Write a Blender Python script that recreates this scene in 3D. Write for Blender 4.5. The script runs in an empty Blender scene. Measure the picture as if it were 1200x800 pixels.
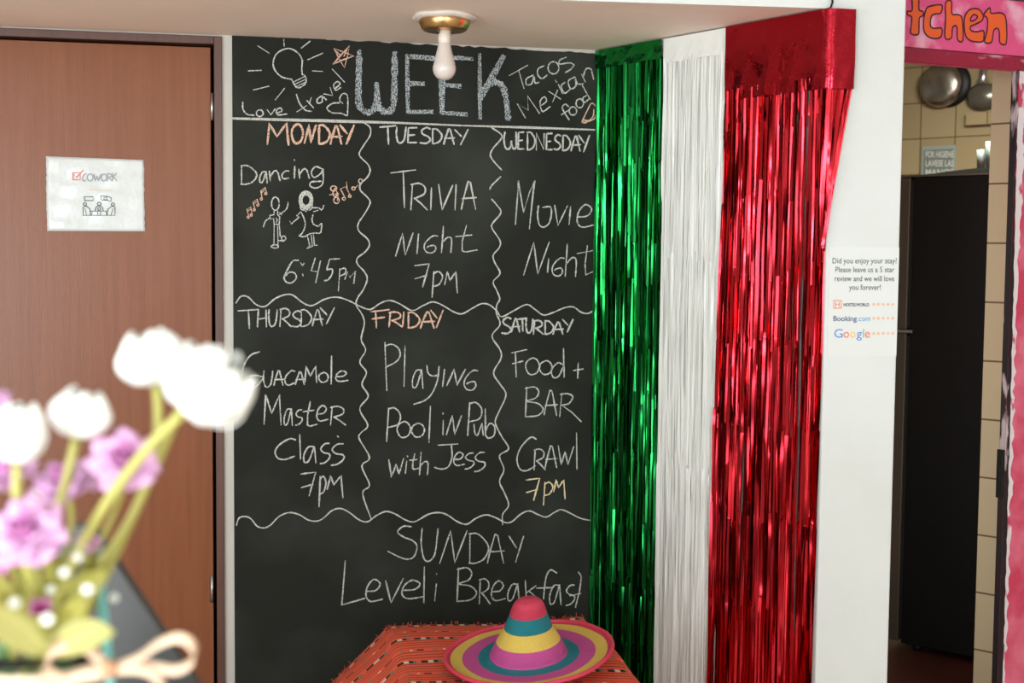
import bpy, bmesh, math, random
from mathutils import Vector, Matrix
random.seed(7)
S = bpy.context.scene
COL = S.collection
V = Vector
# ------------------------------------------------------------------ camera
FPX, HCAM = 1550.0, 1.5
PITCH, ROLL = math.atan(100/1550), 0.009
FW = V((0, math.cos(PITCH), -math.sin(PITCH)))
_c0 = V((0, math.sin(PITCH), math.cos(PITCH))); _x0 = V((1, 0, 0))
CX = math.cos(ROLL)*_x0 + math.sin(ROLL)*_c0
CY = -math.sin(ROLL)*_x0 + math.cos(ROLL)*_c0
CAM = V((0, 0, HCAM))
cd = bpy.data.cameras.new('camera'); cam = bpy.data.objects.new('camera', cd); COL.objects.link(cam)
cam.matrix_world = Matrix(((CX.x, CY.x, -FW.x, 0), (CX.y, CY.y, -FW.y, 0), (CX.z, CY.z, -FW.z, HCAM), (0, 0, 0, 1)))
cd.sensor_width = 36; cd.lens = 36*FPX/1200; cd.clip_start = 0.05
cd.dof.use_dof = True; cd.dof.focus_distance = 3.9; cd.dof.aperture_fstop = 3.6
S.camera = cam
# ------------------------------------------------------------------ light and exposure
S.view_settings.view_transform = 'Standard'; S.view_settings.look = 'None'
S.view_settings.gamma = 1; S.view_settings.use_curve_mapping = False
S.view_settings.exposure = -0.62
w = bpy.data.worlds.new('world'); S.world = w; w.use_nodes = True
w.node_tree.nodes['Background'].inputs[0].default_value = (1.0, 0.93, 0.85, 1)
w.node_tree.nodes['Background'].inputs[1].default_value = 0.25
def area(name, loc, target, sx, sy, power, col):
    l = bpy.data.lights.new(name, 'AREA'); l.shape = 'RECTANGLE'; l.size = sx; l.size_y = sy
    l.energy = power; l.color = col
    o = bpy.data.objects.new(name, l); COL.objects.link(o); o.location = loc
    o.rotation_euler = (V(target)-V(loc)).to_track_quat('-Z', 'Y').to_euler(); return o
area('window_light_rear', (-1.7, -2.52, 1.22), (-1.7, 0, 1.22), 1.4, 2.1, 250, (.86, .985, 1.06))
area('window_light_rear', (1.45, -2.52, 1.22), (1.45, 0, 1.22), 1.2, 2.1, 150, (.86, .985, 1.06))
area('window_light_left', (-2.52, 0.1, 1.15), (0, 0.1, 1.15), 2.2, 1.9, 105, (.86, .985, 1.06))
area('kitchen_fill_light', (2.0, 5.1, 2.5), (2.4, 5.6, 0), .6, .6, 150, (.95, .98, .93))  # added fill without a fixture, brightens the kitchen tiles
# ------------------------------------------------------------------ geometry of the place
def ray(x, y): return CX*((x-600)/FPX) - CY*((y-400)/FPX) + FW
def atz(x, y, z):
    d = ray(x, y); return CAM + d*((z-HCAM)/d.z)
def aty(x, y, Y):
    d = ray(x, y); return CAM + d*(Y/d.y)
def onp(x, y, P, n):
    d = ray(x, y); return CAM + d*((P-CAM).dot(n)/d.dot(n))
Z = V((0, 0, 1))
class Plane:
    def __init__(self, P, u, n): self.P, self.u, self.n = P, u.normalized(), n.normalized()
    def sz(self, x, y, off=0):
        q = onp(x, y, self.P+self.n*off, self.n) - self.P; return q.dot(self.u), q.z + self.P.z
    def pt(self, s, z, off=0): q = self.P + self.u*s + self.n*off; return V((q.x, q.y, z))
    def px(self, x, y, off=0): return onp(x, y, self.P+self.n*off, self.n)
ZC = HCAM + .636                     # underside of the lowered ceiling
B = atz(703, 59, ZC); C = atz(975, 10, ZC); A0 = atz(0, 31, ZC)
ub = (B-A0).normalized(); nb = V((ub.y, -ub.x, 0))
WALL = Plane(V((B.x, B.y, 0)), ub, nb)               # back wall, s = 0 at the corner, negative to the left
us = V((C.x-B.x, C.y-B.y, 0)).normalized(); ns = V((us.y, -us.x, 0))
SIDE = Plane(V((B.x, B.y, 0)), us, ns); LS = (V((C.x, C.y, 0))-V((B.x, B.y, 0))).length
PIL = Plane(V((C.x, C.y, 0)), ub, nb)
L1 = atz(1060, 73, 2.07); L2 = atz(1190, 83, 2.07)
uk = V((L2.x-L1.x, L2.y-L1.y, 0)).normalized(); nk = V((uk.y, -uk.x, 0))
KW = Plane(V((L1.x, L1.y, 0)), uk, nk)               # kitchen doorway wall
ut = V((.76, -.65, 0)).normalized(); nt = V((ut.y, -ut.x, 0))
KB = Plane(V((490/1550*7.3, 7.3, 0)), ut, nt)        # tiled kitchen wall
# ------------------------------------------------------------------ mesh helpers
class MB:
    def __init__(s): s.v, s.f, s.m, s.uv, s.sm = [], [], [], None, []
    def quad(s, a, b, c, d, m=0, sm=False):
        i = len(s.v); s.v += [a, b, c, d]; s.f.append((i, i+1, i+2, i+3)); s.m.append(m); s.sm.append(sm)
    def poly(s, pts, m=0):
        i = len(s.v); s.v += list(pts); s.f.append(tuple(range(i, i+len(pts)))); s.m.append(m); s.sm.append(False)
    def hexa(s, p, m=0):   # p: 8 corners, bottom ring 0-3, top ring 4-7
        i = len(s.v); s.v += list(p)
        for q in ((3, 2, 1, 0), (4, 5, 6, 7), (0, 1, 5, 4), (1, 2, 6, 5), (2, 3, 7, 6), (3, 0, 4, 7)):
            s.f.append(tuple(i+k for k in q)); s.m.append(m); s.sm.append(False)
    def box(s, pl, s0, s1, z0, z1, n0, n1, m=0):
        s.hexa([pl.pt(s0, z0, n1), pl.pt(s1, z0, n1), pl.pt(s1, z0, n0), pl.pt(s0, z0, n0),
                pl.pt(s0, z1, n1), pl.pt(s1, z1, n1), pl.pt(s1, z1, n0), pl.pt(s0, z1, n0)], m)
    def abox(s, x0, x1, y0, y1, z0, z1, m=0):
        s.hexa([V((x0, y0, z0)), V((x1, y0, z0)), V((x1, y1, z0)), V((x0, y1, z0)),
                V((x0, y0, z1)), V((x1, y0, z1)), V((x1, y1, z1)), V((x0, y1, z1))], m)
    def prism(s, pts, z0, z1, m=0):
        n = len(pts); i = len(s.v)
        s.v += [V((p[0], p[1], z0)) for p in pts] + [V((p[0], p[1], z1)) for p in pts]
        for k in range(n):
            s.f.append((i+k, i+(k+1) % n, i+n+(k+1) % n, i+n+k)); s.m.append(m); s.sm.append(False)
        s.f.append(tuple(i+k for k in reversed(range(n)))); s.f.append(tuple(i+n+k for k in range(n)))
        s.m += [m, m]; s.sm += [False, False]
    def grid(s, fn, nu, nv, m=0, closed=False, mfn=None):
        i = len(s.v)
        for a in range(nu+(0 if closed else 1)):
            for b in range(nv+1): s.v.append(fn(a/nu, b/nv))
        na = nu if closed else nu+1
        for a in range(nu):
            for b in range(nv):
                a2 = (a+1) % na
                s.f.append((i+a*(nv+1)+b, i+a2*(nv+1)+b, i+a2*(nv+1)+b+1, i+a*(nv+1)+b+1))
                s.m.append(mfn(a, b) if mfn else m); s.sm.append(True)
    def lathe(s, prof, M=None, n=40, m=0, mfn=None):
        def fn(a, b):
            k = round(b*(len(prof)-1)); r, z = prof[k]; t = 2*math.pi*a
            p = V((r*math.cos(t), r*math.sin(t), z)); return M @ p if M else p
        s.grid(fn, n, len(prof)-1, m, True, mfn)
    def tube(s, pts, r, n=8, m=0, cap=True):
        pts = [V(p) for p in pts]; rr = r if isinstance(r, (list, tuple)) else [r]*len(pts)
        i = len(s.v); up = None
        for k, p in enumerate(pts):
            t = (pts[min(k+1, len(pts)-1)]-pts[max(k-1, 0)]).normalized()
            if up is None: up = t.orthogonal().normalized()
            up = (up - t*up.dot(t)).normalized(); sd = t.cross(up)
            for j in range(n):
                a = 2*math.pi*j/n; s.v.append(p + (up*math.cos(a)+sd*math.sin(a))*rr[k])
        for k in range(len(pts)-1):
            for j in range(n):
                s.f.append((i+k*n+j, i+k*n+(j+1) % n, i+(k+1)*n+(j+1) % n, i+(k+1)*n+j)); s.m.append(m); s.sm.append(True)
        if cap:
            s.f.append(tuple(i+j for j in reversed(range(n)))); e = i+(len(pts)-1)*n
            s.f.append(tuple(e+j for j in range(n))); s.m += [m, m]; s.sm += [False]*2
    def build(s, name, mats, parent=None, uvfn=None, bevel=0, solid=0, recalc=False):
        me = bpy.data.meshes.new(name); me.from_pydata([tuple(p) for p in s.v], [], s.f)
        for mt in (mats if isinstance(mats, (list, tuple)) else [mats]): me.materials.append(mt)
        me.polygons.foreach_set('material_index', s.m); me.polygons.foreach_set('use_smooth', s.sm)
        if s.uv:
            l = me.uv_layers.new(name='uv')
            for lp in me.loops: l.data[lp.index].uv = s.uv[lp.vertex_index]
        if recalc:
            bm = bmesh.new(); bm.from_mesh(me); bmesh.ops.remove_doubles(bm, verts=bm.verts, dist=1e-6)
            bmesh.ops.recalc_face_normals(bm, faces=bm.faces); bm.to_mesh(me); bm.free()
        me.update()
        o = bpy.data.objects.new(name, me); COL.objects.link(o)
        if parent: o.parent = parent; o.matrix_parent_inverse = parent.matrix_world.inverted()
        if bevel:
            b = o.modifiers.new('bevel', 'BEVEL'); b.width = bevel; b.segments = 2; b.limit_method = 'ANGLE'
        if solid:
            b = o.modifiers.new('solid', 'SOLIDIFY'); b.thickness = solid; b.offset = 0
        return o
def tag(o, label=None, cat=None, group=None, kind=None):
    if label: o['label'] = label
    if cat: o['category'] = cat
    if group: o['group'] = group
    if kind: o['kind'] = kind
    return o
def thing(name, label, cat, loc=(0, 0, 0), group=None):
    o = bpy.data.objects.new(name, None); COL.objects.link(o); o.location = loc
    o.matrix_world = Matrix.Translation(V(loc)); o.empty_display_size = .05
    return tag(o, label, cat, group)
def struct(mb, name, mats, parent=None, **k):
    o = mb.build(name, mats, parent, **k)
    if not parent: o['kind'] = 'structure'
    return o
# ------------------------------------------------------------------ materials
def lin(c):
    return tuple((x/255/12.92 if x/255 <= .04045 else ((x/255+.055)/1.055)**2.4) for x in c) + (1,)
def mat(name, rgb, rough=.6, metal=0, noise=None, bump=None, coat=0, **kw):
    """noise = (scale, rgb2, contrast lo, hi, stretch); bump = (scale, strength, stretch)"""
    m = bpy.data.materials.new(name); m.use_nodes = True
    N, L = m.node_tree.nodes, m.node_tree.links; p = N['Principled BSDF']
    p.inputs['Base Color'].default_value = lin(rgb); p.inputs['Roughness'].default_value = rough
    p.inputs['Metallic'].default_value = metal; p.inputs['Coat Weight'].default_value = coat
    for k, v in kw.items(): p.inputs[k.replace('_', ' ')].default_value = v
    if noise or bump: tc = N.new('ShaderNodeTexCoord')
    def nz(scale, st):
        mp = N.new('ShaderNodeMapping'); mp.inputs['Scale'].default_value = st; L.new(tc.outputs['Object'], mp.inputs['Vector'])
        t = N.new('ShaderNodeTexNoise'); t.inputs['Scale'].default_value = scale; t.inputs['Detail'].default_value = 5
        L.new(mp.outputs['Vector'], t.inputs['Vector']); return t
    if noise:
        t = nz(noise[0], noise[4] if len(noise) > 4 else (1, 1, 1)); r = N.new('ShaderNodeValToRGB')
        r.color_ramp.elements[0].position = noise[2]; r.color_ramp.elements[1].position = noise[3]
        r.color_ramp.elements[0].color = lin(rgb); r.color_ramp.elements[1].color = lin(noise[1])
        L.new(t.outputs['Fac'], r.inputs['Fac']); L.new(r.outputs['Color'], p.inputs['Base Color'])
    if bump:
        t = nz(bump[0], bump[2] if len(bump) > 2 else (1, 1, 1)); b = N.new('ShaderNodeBump')
        b.inputs['Strength'].default_value = bump[1]; b.inputs['Distance'].default_value = .01
        L.new(t.outputs['Fac'], b.inputs['Height']); L.new(b.outputs['Normal'], p.inputs['Normal'])
    return m
def tile_mat(name, rgb, rgb2, mortar, pl, wd, ht, z0=0, s0=0, off=0.0):
    """tiles on a vertical plane: world position is turned into metres along the wall and height"""
    m = bpy.data.materials.new(name); m.use_nodes = True
    N, L = m.node_tree.nodes, m.node_tree.links; p = N['Principled BSDF']
    g = N.new('ShaderNodeNewGeometry')
    d = N.new('ShaderNodeVectorMath'); d.operation = 'DOT_PRODUCT'; d.inputs[1].default_value = tuple(pl.u)
    L.new(g.outputs['Position'], d.inputs[0])
    sp = N.new('ShaderNodeSeparateXYZ'); L.new(g.outputs['Position'], sp.inputs[0])
    a1 = N.new('ShaderNodeMath'); a1.inputs[1].default_value = -s0; L.new(d.outputs['Value'], a1.inputs[0])
    a2 = N.new('ShaderNodeMath'); a2.inputs[1].default_value = -z0; L.new(sp.outputs['Z'], a2.inputs[0])
    cb = N.new('ShaderNodeCombineXYZ'); L.new(a1.outputs[0], cb.inputs[0]); L.new(a2.outputs[0], cb.inputs[1])
    t = N.new('ShaderNodeTexBrick'); L.new(cb.outputs[0], t.inputs['Vector'])
    t.offset = off; t.inputs['Scale'].default_value = 1; t.inputs['Brick Width'].default_value = wd
    t.inputs['Row Height'].default_value = ht; t.inputs['Mortar Size'].default_value = .0032
    t.inputs['Color1'].default_value = lin(rgb); t.inputs['Color2'].default_value = lin(rgb2); t.inputs['Mortar'].default_value = lin(mortar)
    L.new(t.outputs['Color'], p.inputs['Base Color']); p.inputs['Roughness'].default_value = .28
    return m
M = {}
M['wall'] = mat('white_paint', (198, 192, 183), .7, noise=(3, (190, 183, 172), .35, .75), bump=(60, .08))
M['pillar'] = mat('bright_white_paint', (222, 223, 219), .6, noise=(2.5, (215, 215, 210), .35, .75), bump=(25, .12))
M['ceiling'] = mat('ceiling_paint', (250, 230, 214), .7, noise=(1.6, (242, 218, 200), .4, .75), bump=(9, .1))
M['floor'] = mat('floor_tile', (226, 204, 184), .4, noise=(5, (214, 190, 168), .3, .7))
M['board'] = mat('blackboard_paint', (36, 37, 32), .8, noise=(3.2, (60, 62, 56), .46, .9), Specular_IOR_Level=.15)
M['wood'] = mat('brown_veneer', (139, 84, 55), .3, noise=(7, (129, 76, 48), .3, .75, (9, 9, .35)), bump=(140, .05, (3, 3, .1)), Specular_IOR_Level=.22)
M['frame_wood'] = mat('dark_brown_wood', (96, 60, 46), .45, noise=(9, (80, 48, 36), .3, .7, (6, 6, .4)))
M['gap'] = mat('shadow_gap', (22, 16, 13), .9)
M['steel'] = mat('steel', (190, 188, 182), .3, 1)
M['paper'] = mat('white_paper', (224, 225, 221), .55)
M['sleeve'] = mat('plastic_covered_paper', (212, 213, 209), .34, bump=(28, .3), coat=.15)
M['ink'] = mat('dark_ink', (92, 92, 94), .6)
M['ink_grey'] = mat('grey_ink', (160, 160, 162), .6)
M['ink_red'] = mat('red_ink', (226, 124, 116), .6)
M['ink_orange'] = mat('orange_ink', (236, 112, 70), .6)
M['ink_peach'] = mat('peach_ink', (238, 190, 158), .6)
M['ink_navy'] = mat('navy_ink', (70, 84, 128), .6)
M['ink_blue'] = mat('blue_ink', (104, 160, 212), .6)
M['ink_gblue'] = mat('logo_blue_ink', (100, 144, 214), .6)
M['ink_gred'] = mat('logo_red_ink', (232, 116, 106), .6)
M['ink_gyel'] = mat('logo_yellow_ink', (240, 196, 104), .6)
M['ink_ggrn'] = mat('logo_green_ink', (112, 184, 130), .6)
def chalk(name, rgb, lo, hi, scale=420):
    return mat(name, (44, 44, 40), .9, noise=(scale, rgb, lo, hi))
M['chalk'] = chalk('white_chalk', (206, 206, 196), .36, .52)
M['chalk_heavy'] = chalk('heavy_white_chalk', (200, 198, 188), .30, .50)
M['chalk_coarse'] = chalk('coarse_blue_white_chalk', (190, 198, 200), .42, .60, 300)
M['chalk_orange'] = chalk('orange_chalk', (232, 190, 164), .34, .52)
M['chalk_cream'] = chalk('cream_chalk', (232, 214, 172), .32, .46)
M['brass'] = mat('brass', (204, 166, 112), .3, 1)
M['porcelain'] = mat('white_porcelain', (226, 214, 202), .45)
M['bulb'] = mat('frosted_bulb', (218, 205, 196), .18, coat=.3)
M['bulb_collar'] = mat('white_plastic', (212, 198, 188), .4)
M['green_foil'] = mat('green_foil', (34, 150, 72), .2, 1)
M['red_foil'] = mat('red_foil', (214, 50, 62), .2, 1)
M['green_sheet'] = mat('green_foil_sheet', (34, 150, 72), .1, 1, bump=(26, .5))
M['red_sheet'] = mat('red_foil_sheet', (178, 38, 52), .1, 1, bump=(14, .45))  # same foil as the strips, dark reflections put into its base colour
M['white_foil'] = mat('pearl_white_foil', (238, 237, 230), .38, .0, coat=.3)
M['fridge'] = mat('black_appliance', (11, 11, 9), .6, bump=(120, .08), Specular_IOR_Level=.25)
M['fridge_door'] = mat('grey_brown_door_edge', (92, 84, 72), .3, .4)
M['dark_plastic'] = mat('dark_plastic', (26, 25, 23), .4)
M['black_iron'] = mat('black_iron', (18, 17, 16), .5, .3)
M['alu'] = mat('aluminium', (196, 190, 176), .3, 1, noise=(14, (150, 146, 132), .35, .7), bump=(16, .4))
M['glass_grey'] = mat('grey_enamel', (120, 116, 100), .25, .6)
M['signgrey'] = mat('grey_green_sign', (150, 160, 146), .5)
M['signbar'] = mat('grey_sign_bars', (112, 122, 112), .5)
M['signtext'] = mat('pale_sign_letters', (206, 206, 192), .5)
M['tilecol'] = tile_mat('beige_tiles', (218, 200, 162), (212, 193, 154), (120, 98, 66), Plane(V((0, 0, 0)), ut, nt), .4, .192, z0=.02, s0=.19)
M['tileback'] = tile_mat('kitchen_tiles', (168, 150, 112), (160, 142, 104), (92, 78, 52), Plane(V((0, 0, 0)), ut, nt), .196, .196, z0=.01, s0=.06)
M['pink'] = mat('pink_paint', (226, 84, 134), .5, noise=(9, (240, 176, 196), .5, .68), bump=(30, .3))
M['rose'] = mat('rose_red_paint', (206, 62, 92), .5, noise=(7, (226, 112, 136), .42, .62), bump=(30, .3))
M['crimson'] = mat('crimson_paint', (150, 26, 56), .45, noise=(14, (220, 170, 180), .56, .66, (.5, .5, 1.5)), bump=(30, .4))
M['chipped'] = mat('chipped_black_paint', (34, 22, 26), .5, noise=(16, (198, 176, 178), .6, .66, (1, 1, .35)), bump=(30, .4))
M['whiteedge'] = mat('chipped_white_paint', (228, 214, 214), .6, noise=(22, (198, 70, 100), .56, .62, (1, 1, .5)))
M['letter_orange'] = mat('orange_letter_paint', (236, 96, 44), .45)
M['letter_line'] = mat('dark_outline_paint', (74, 26, 44), .5)
M['dgreen'] = mat('dark_green_paint', (58, 66, 46), .6)
M['petal_white'] = mat('white_petal', (250, 248, 240), .5, Subsurface_Weight=.0)
M['petal_pink'] = mat('lilac_pink_petal', (222, 168, 208), .55)
M['petal_deep'] = mat('deep_pink_petal', (208, 132, 186), .55)
M['petal_magenta'] = mat('magenta_petal', (176, 60, 122), .55)
M['stem'] = mat('yellow_green_stem', (182, 175, 92), .45)
M['leaf'] = mat('olive_leaf', (146, 138, 56), .5, noise=(20, (176, 168, 88), .4, .7))
M['leaf_pale'] = mat('pale_leaf', (176, 168, 100), .5)
M['stem_green'] = mat('green_stem', (96, 132, 78), .45)
M['ribbon'] = mat('cream_ribbon', (236, 206, 174), .5, noise=(18, (232, 184, 160), .45, .7))
M['knot'] = mat('tan_knot', (206, 150, 112), .5)
M['teal'] = mat('teal_plastic', (112, 188, 178), .4)
M['stand'] = mat('dark_grey_board', (66, 63, 60), .5)
M['counter'] = mat('counter_wood', (120, 84, 58), .4, noise=(6, (98, 66, 44), .3, .7, (1, 8, 8)))
M['fringe'] = mat('orange_thread', (226, 82, 48), .9)
M['table'] = mat('plain_wood', (150, 112, 76), .5)
M['straw_pink'] = mat('pink_red_straw', (230, 68, 96), .55)
M['straw_teal'] = mat('teal_straw', (26, 138, 150), .55)
M['straw_yellow'] = mat('yellow_straw', (250, 214, 100), .55)
M['straw_magenta'] = mat('magenta_straw', (222, 90, 164), .55)
for k in ('straw_pink', 'straw_teal', 'straw_yellow', 'straw_magenta'):
    m = M[k]; N, L = m.node_tree.nodes, m.node_tree.links; p = N['Principled BSDF']
    tc = N.new('ShaderNodeTexCoord'); t = N.new('ShaderNodeTexNoise'); t.inputs['Scale'].default_value = 170; t.inputs['Detail'].default_value = 3
    L.new(tc.outputs['UV'], t.inputs['Vector']); b = N.new('ShaderNodeBump'); b.inputs['Strength'].default_value = .7; b.inputs['Distance'].default_value = .006
    L.new(t.outputs['Fac'], b.inputs['Height']); L.new(b.outputs['Normal'], p.inputs['Normal'])
    hs = N.new('ShaderNodeMix'); hs.data_type = 'RGBA'; hs.blend_type = 'MULTIPLY'; hs.inputs[6].default_value = p.inputs['Base Color'].default_value
    cr = N.new('ShaderNodeValToRGB'); cr.color_ramp.elements[0].position = .3; cr.color_ramp.elements[0].color = (.8, .8, .8, 1); cr.color_ramp.elements[1].position = .6
    L.new(t.outputs['Fac'], cr.inputs['Fac']); L.new(cr.outputs['Color'], hs.inputs[7]); hs.inputs[0].default_value = 1
    L.new(hs.outputs[2], p.inputs['Base Color'])
gm = bpy.data.materials.new('clear_glass'); gm.use_nodes = True
gp = gm.node_tree.nodes['Principled BSDF']; gp.inputs['Transmission Weight'].default_value = 1; gp.inputs['Roughness'].default_value = .02
gp.inputs['IOR'].default_value = 1.3; gp.inputs['Base Color'].default_value = (.93, .97, .94, 1); M['glass'] = gm
# ------------------------------------------------------------------ the room
XL, XR, YB, ZT = -2.6, 2.7, -2.6, 2.62
def line_x(pl, x): return pl.P + pl.u*((x-pl.P.x)/pl.u.x)
mb = MB(); mb.abox(-4, 6.5, -3, 9.5, -.1, 0); struct(mb, 'floor', M['floor'])
M['kfloor'] = mat('dark_red_floor_tile', (84, 48, 38), .4, noise=(6, (66, 36, 28), .3, .7))
a_, b_ = KW.pt(-.5, 0, -.0), KW.pt(3, 0, -.0)
mb = MB(); mb.prism([(a_.x, a_.y), (b_.x, b_.y), (6, 9), (-1, 9)], 0, .006); struct(mb, 'floor_kitchen', M['kfloor'])
# back wall (door leaf and panel sit on it)
wl = (line_x(WALL, XL)-WALL.P).dot(ub)
sL, _ = WALL.sz(0, 45); s_fr, _ = WALL.sz(260, 46); s_gap, _ = WALL.sz(249, 53)
_, z_ft = WALL.sz(150, 39); _, z_dt = WALL.sz(150, 48.5)
s_dl = s_gap - .86; s_fl = s_dl - (s_fr-s_gap)
mb = MB(); mb.box(WALL, wl, s_fl, 0, ZT, -.12, 0); mb.box(WALL, s_fr, .05, 0, ZT, -.12, 0); mb.box(WALL, s_fl, s_fr, z_ft, ZT, -.12, 0)
struct(mb, 'wall_back', M['wall'])
door = MB(); door.box(WALL, s_dl, s_gap-.006, .008, z_dt-.007, -.06, -.008)
door = struct(door, 'door_1', M['wood'], bevel=.002)
mb = MB(); mb.box(WALL, s_gap+.004, s_fr, 0, z_ft, -.1, .012); mb.box(WALL, s_fl, s_dl-.004, 0, z_ft, -.1, .012); mb.box(WALL, s_dl-.004, s_gap+.004, z_dt, z_ft, -.1, .012)
mb.build('door_frame', M['frame_wood'], door, bevel=.002)
mb = MB(); mb.box(WALL, s_dl-.01, s_gap+.01, 0, z_dt+.005, -.1, -.07); mb.build('gap_shade_backing', M['gap'], door)  # near-black sheet behind the leaf, painted shade for the gap around it
for py in (125, 690):
    s, z = WALL.sz(248.5, py); h = MB()
    h.tube([WALL.pt(s, z-.04, .001), WALL.pt(s, z+.04, .001)], .0055, 10)
    for k in range(2): h.tube([WALL.pt(s, z-.012+.024*k-.001, .001), WALL.pt(s, z-.012+.024*k+.001, .001)], .0062, 10)
    h.build('hinge', M['steel'], door)
mb = MB()
hx, hz = s_dl+.07, 1.0
mb.tube([WALL.pt(hx, hz, -.008), WALL.pt(hx, hz, .05)], .011, 10); mb.tube([WALL.pt(hx-.005, hz, .045), WALL.pt(hx+.11, hz, .045)], .009, 10); mb.build('door_handle', M['steel'], door)
# lowered ceiling over the panel, front edge and the higher room ceiling
D = atz(650, 0, ZC); ud = (C-D).normalized(); DP = Plane(V((C.x, C.y, 0)), ud, V((ud.y, -ud.x, 0)))
dl = line_x(DP, XL); bl = line_x(WALL, XL)
mb = MB(); mb.prism([(dl.x, dl.y), (C.x, C.y), (B.x, B.y), (bl.x, bl.y)], ZC, ZT); struct(mb, 'ceiling_lowered', [M['ceiling']])
for f in bpy.data.objects['ceiling_lowered'].data.polygons:
    if abs(f.normal.z) < .5: f.material_index = 1
bpy.data.objects['ceiling_lowered'].data.materials.append(M['pillar'])
mb = MB(); mb.abox(-2.8, 6.5, -2.8, 9.5, ZT, ZT+.1); struct(mb, 'ceiling', M['pillar'])
# side wall and pillar, one plastered block
sR, _ = PIL.sz(1060, 80); R = PIL.pt(sR, 0)
q = KW.P + KW.u*((R-KW.P).dot(KW.u)); R2 = R + (V((-nb.x, -nb.y, 0)))*.9
mb = MB(); mb.prism([(B.x, B.y), (C.x, C.y), (R.x, R.y), (R2.x, R2.y), (B.x-nb.x*.1, B.y-nb.y*.1)], 0, ZT)
struct(mb, 'wall_pillar', M['pillar'], bevel=.004)
# other walls of the room with the two windows that light it
def wall_with_windows(name, pl, s0, s1, z0, z1, wins):
    mb = MB(); mb.box(pl, s0, s1, 0, z0, -.12, 0); mb.box(pl, s0, s1, z1, ZT, -.12, 0); e = s0
    for wn, w0, w1 in wins:
        mb.box(pl, e, w0, z0, z1, -.12, 0); e = w1
    mb.box(pl, e, s1, z0, z1, -.12, 0); struct(mb, name, M['rearwall'])
    for wn, w0, w1 in wins:
        f = MB()
        for a, b, c, d in ((w0, w0+.05, z0, z1), (w1-.05, w1, z0, z1), (w0, w1, z0, z0+.05), (w0, w1, z1-.05, z1), ((w0+w1)/2-.02, (w0+w1)/2+.02, z0, z1)):
            f.box(pl, a, b, c, d, -.1, -.04)
        struct(f, wn, M['pillar'])
M['rearwall'] = mat('room_paint', (196, 184, 170), .7, noise=(2, (184, 170, 156), .4, .7))
RW = Plane(V((0, YB, 0)), V((1, 0, 0)), V((0, 1, 0))); LW = Plane(V((XL, 0, 0)), V((0, 1, 0)), V((1, 0, 0)))
wall_with_windows('wall_rear', RW, XL-.12, XR+.12, .1, 2.32, [('window_1', -2.42, -.98), ('window_3', .83, 2.07)])
wall_with_windows('wall_left', LW, YB, bl.y+.05, .1, 2.2, [('window_2', -1.05, 1.25)])
kr = line_x(KW, XR)
mb = MB(); mb.abox(XR, XR+.12, YB, kr.y+.1, 0, ZT); struct(mb, 'wall_right', M['rearwall'])
# kitchen doorway
def szk(x, y): return KW.sz(x, y)
j_top, _ = szk(1190, 84); j_bot, _ = szk(1176, 700); sj = (j_top+szk(1171.5, 760)[0])/2
k0 = -.35; kend = (kr-KW.P).dot(uk)+.1; _, zl = szk(1125, 78); _, zc = szk(1125, 62)
mb = MB(); mb.box(KW, sj, kend, 0, ZT, -.02, 0); mb.box(KW, k0, sj, zl, ZT, -.02, 0); struct(mb, 'wall_kitchen_front', M['rose'])
mb = MB(); mb.box(KW, k0, kend, zl+.001, zc, 0, .012); mb.build('trim_1', M['crimson'])['kind'] = 'structure'
mb = MB()
prev = None   # chipped black edge of the right jamb, with an uneven white border
zz = [0+.02*i for i in range(int(zl/.02)+1)] + [zl]
for z in zz:
    wv = .006+.02*max(0, (1.75-z)/1.75)**.7+random.uniform(-.003, .003)*(1 if z > 1.2 else .6)
    if prev: mb.quad(KW.pt(sj, prev[0], .002), KW.pt(sj+prev[1], prev[0], .002), KW.pt(sj+wv, z, .002), KW.pt(sj, z, .002))
    prev = (z, wv)
for a, b in zip(zz, zz[1:]): mb.quad(KW.pt(sj-.001, a, .002), KW.pt(sj-.001, b, .002), KW.pt(sj-.001, b, -.022), KW.pt(sj-.001, a, -.022))
jamb = mb.build('trim_2', M['chipped']); jamb['kind'] = 'structure'
mb = MB(); prev = None
for z in zz:
    a = .006+.016*max(0, (1.75-z)/1.75)**.7+random.uniform(-.002, .002); b = a+.012+.02*max(0, (z-1.2)/.9)+random.uniform(-.006, .006)
    if prev: mb.quad(KW.pt(sj+prev[1], prev[0], .003), KW.pt(sj+prev[2], prev[0], .003), KW.pt(sj+b, z, .003), KW.pt(sj+a, z, .003))
    prev = (z, a, b)
mb.build('trim_3', M['whiteedge'])['kind'] = 'structure'
mb = MB(); s, z = szk(1165, 556); mb.box(KW, sj-.012, sj-.001, z-.075, z+.075, -.02, .004); mb.box(KW, sj-.014, sj-.011, z-.03, z+.03, -.018, -.002)
mb.build('strike_plate', M['black_iron'], jamb, bevel=.003)
# kitchen walls
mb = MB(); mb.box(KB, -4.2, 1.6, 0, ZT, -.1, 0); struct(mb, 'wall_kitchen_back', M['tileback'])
mb = MB(); mb.abox(5.2, 5.3, 4.2, 8.6, 0, ZT); struct(mb, 'wall_kitchen_right', M['rearwall'])
TC = Plane(V((0, 0, 0)), ut, nt); c0 = aty(1162, 120, 4.32); TC.P = V((c0.x, c0.y, 0))
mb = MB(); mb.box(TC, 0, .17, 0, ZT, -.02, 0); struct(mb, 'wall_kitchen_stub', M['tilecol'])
s, z = KB.sz(1137, 140); s2, z2 = KB.sz(1200, 130)
mb = MB(); mb.box(KB, s, s2, z-.035, z+.03, 0, .06); mb.build('trim_4', M['tileback'])['kind'] = 'structure'
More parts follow.
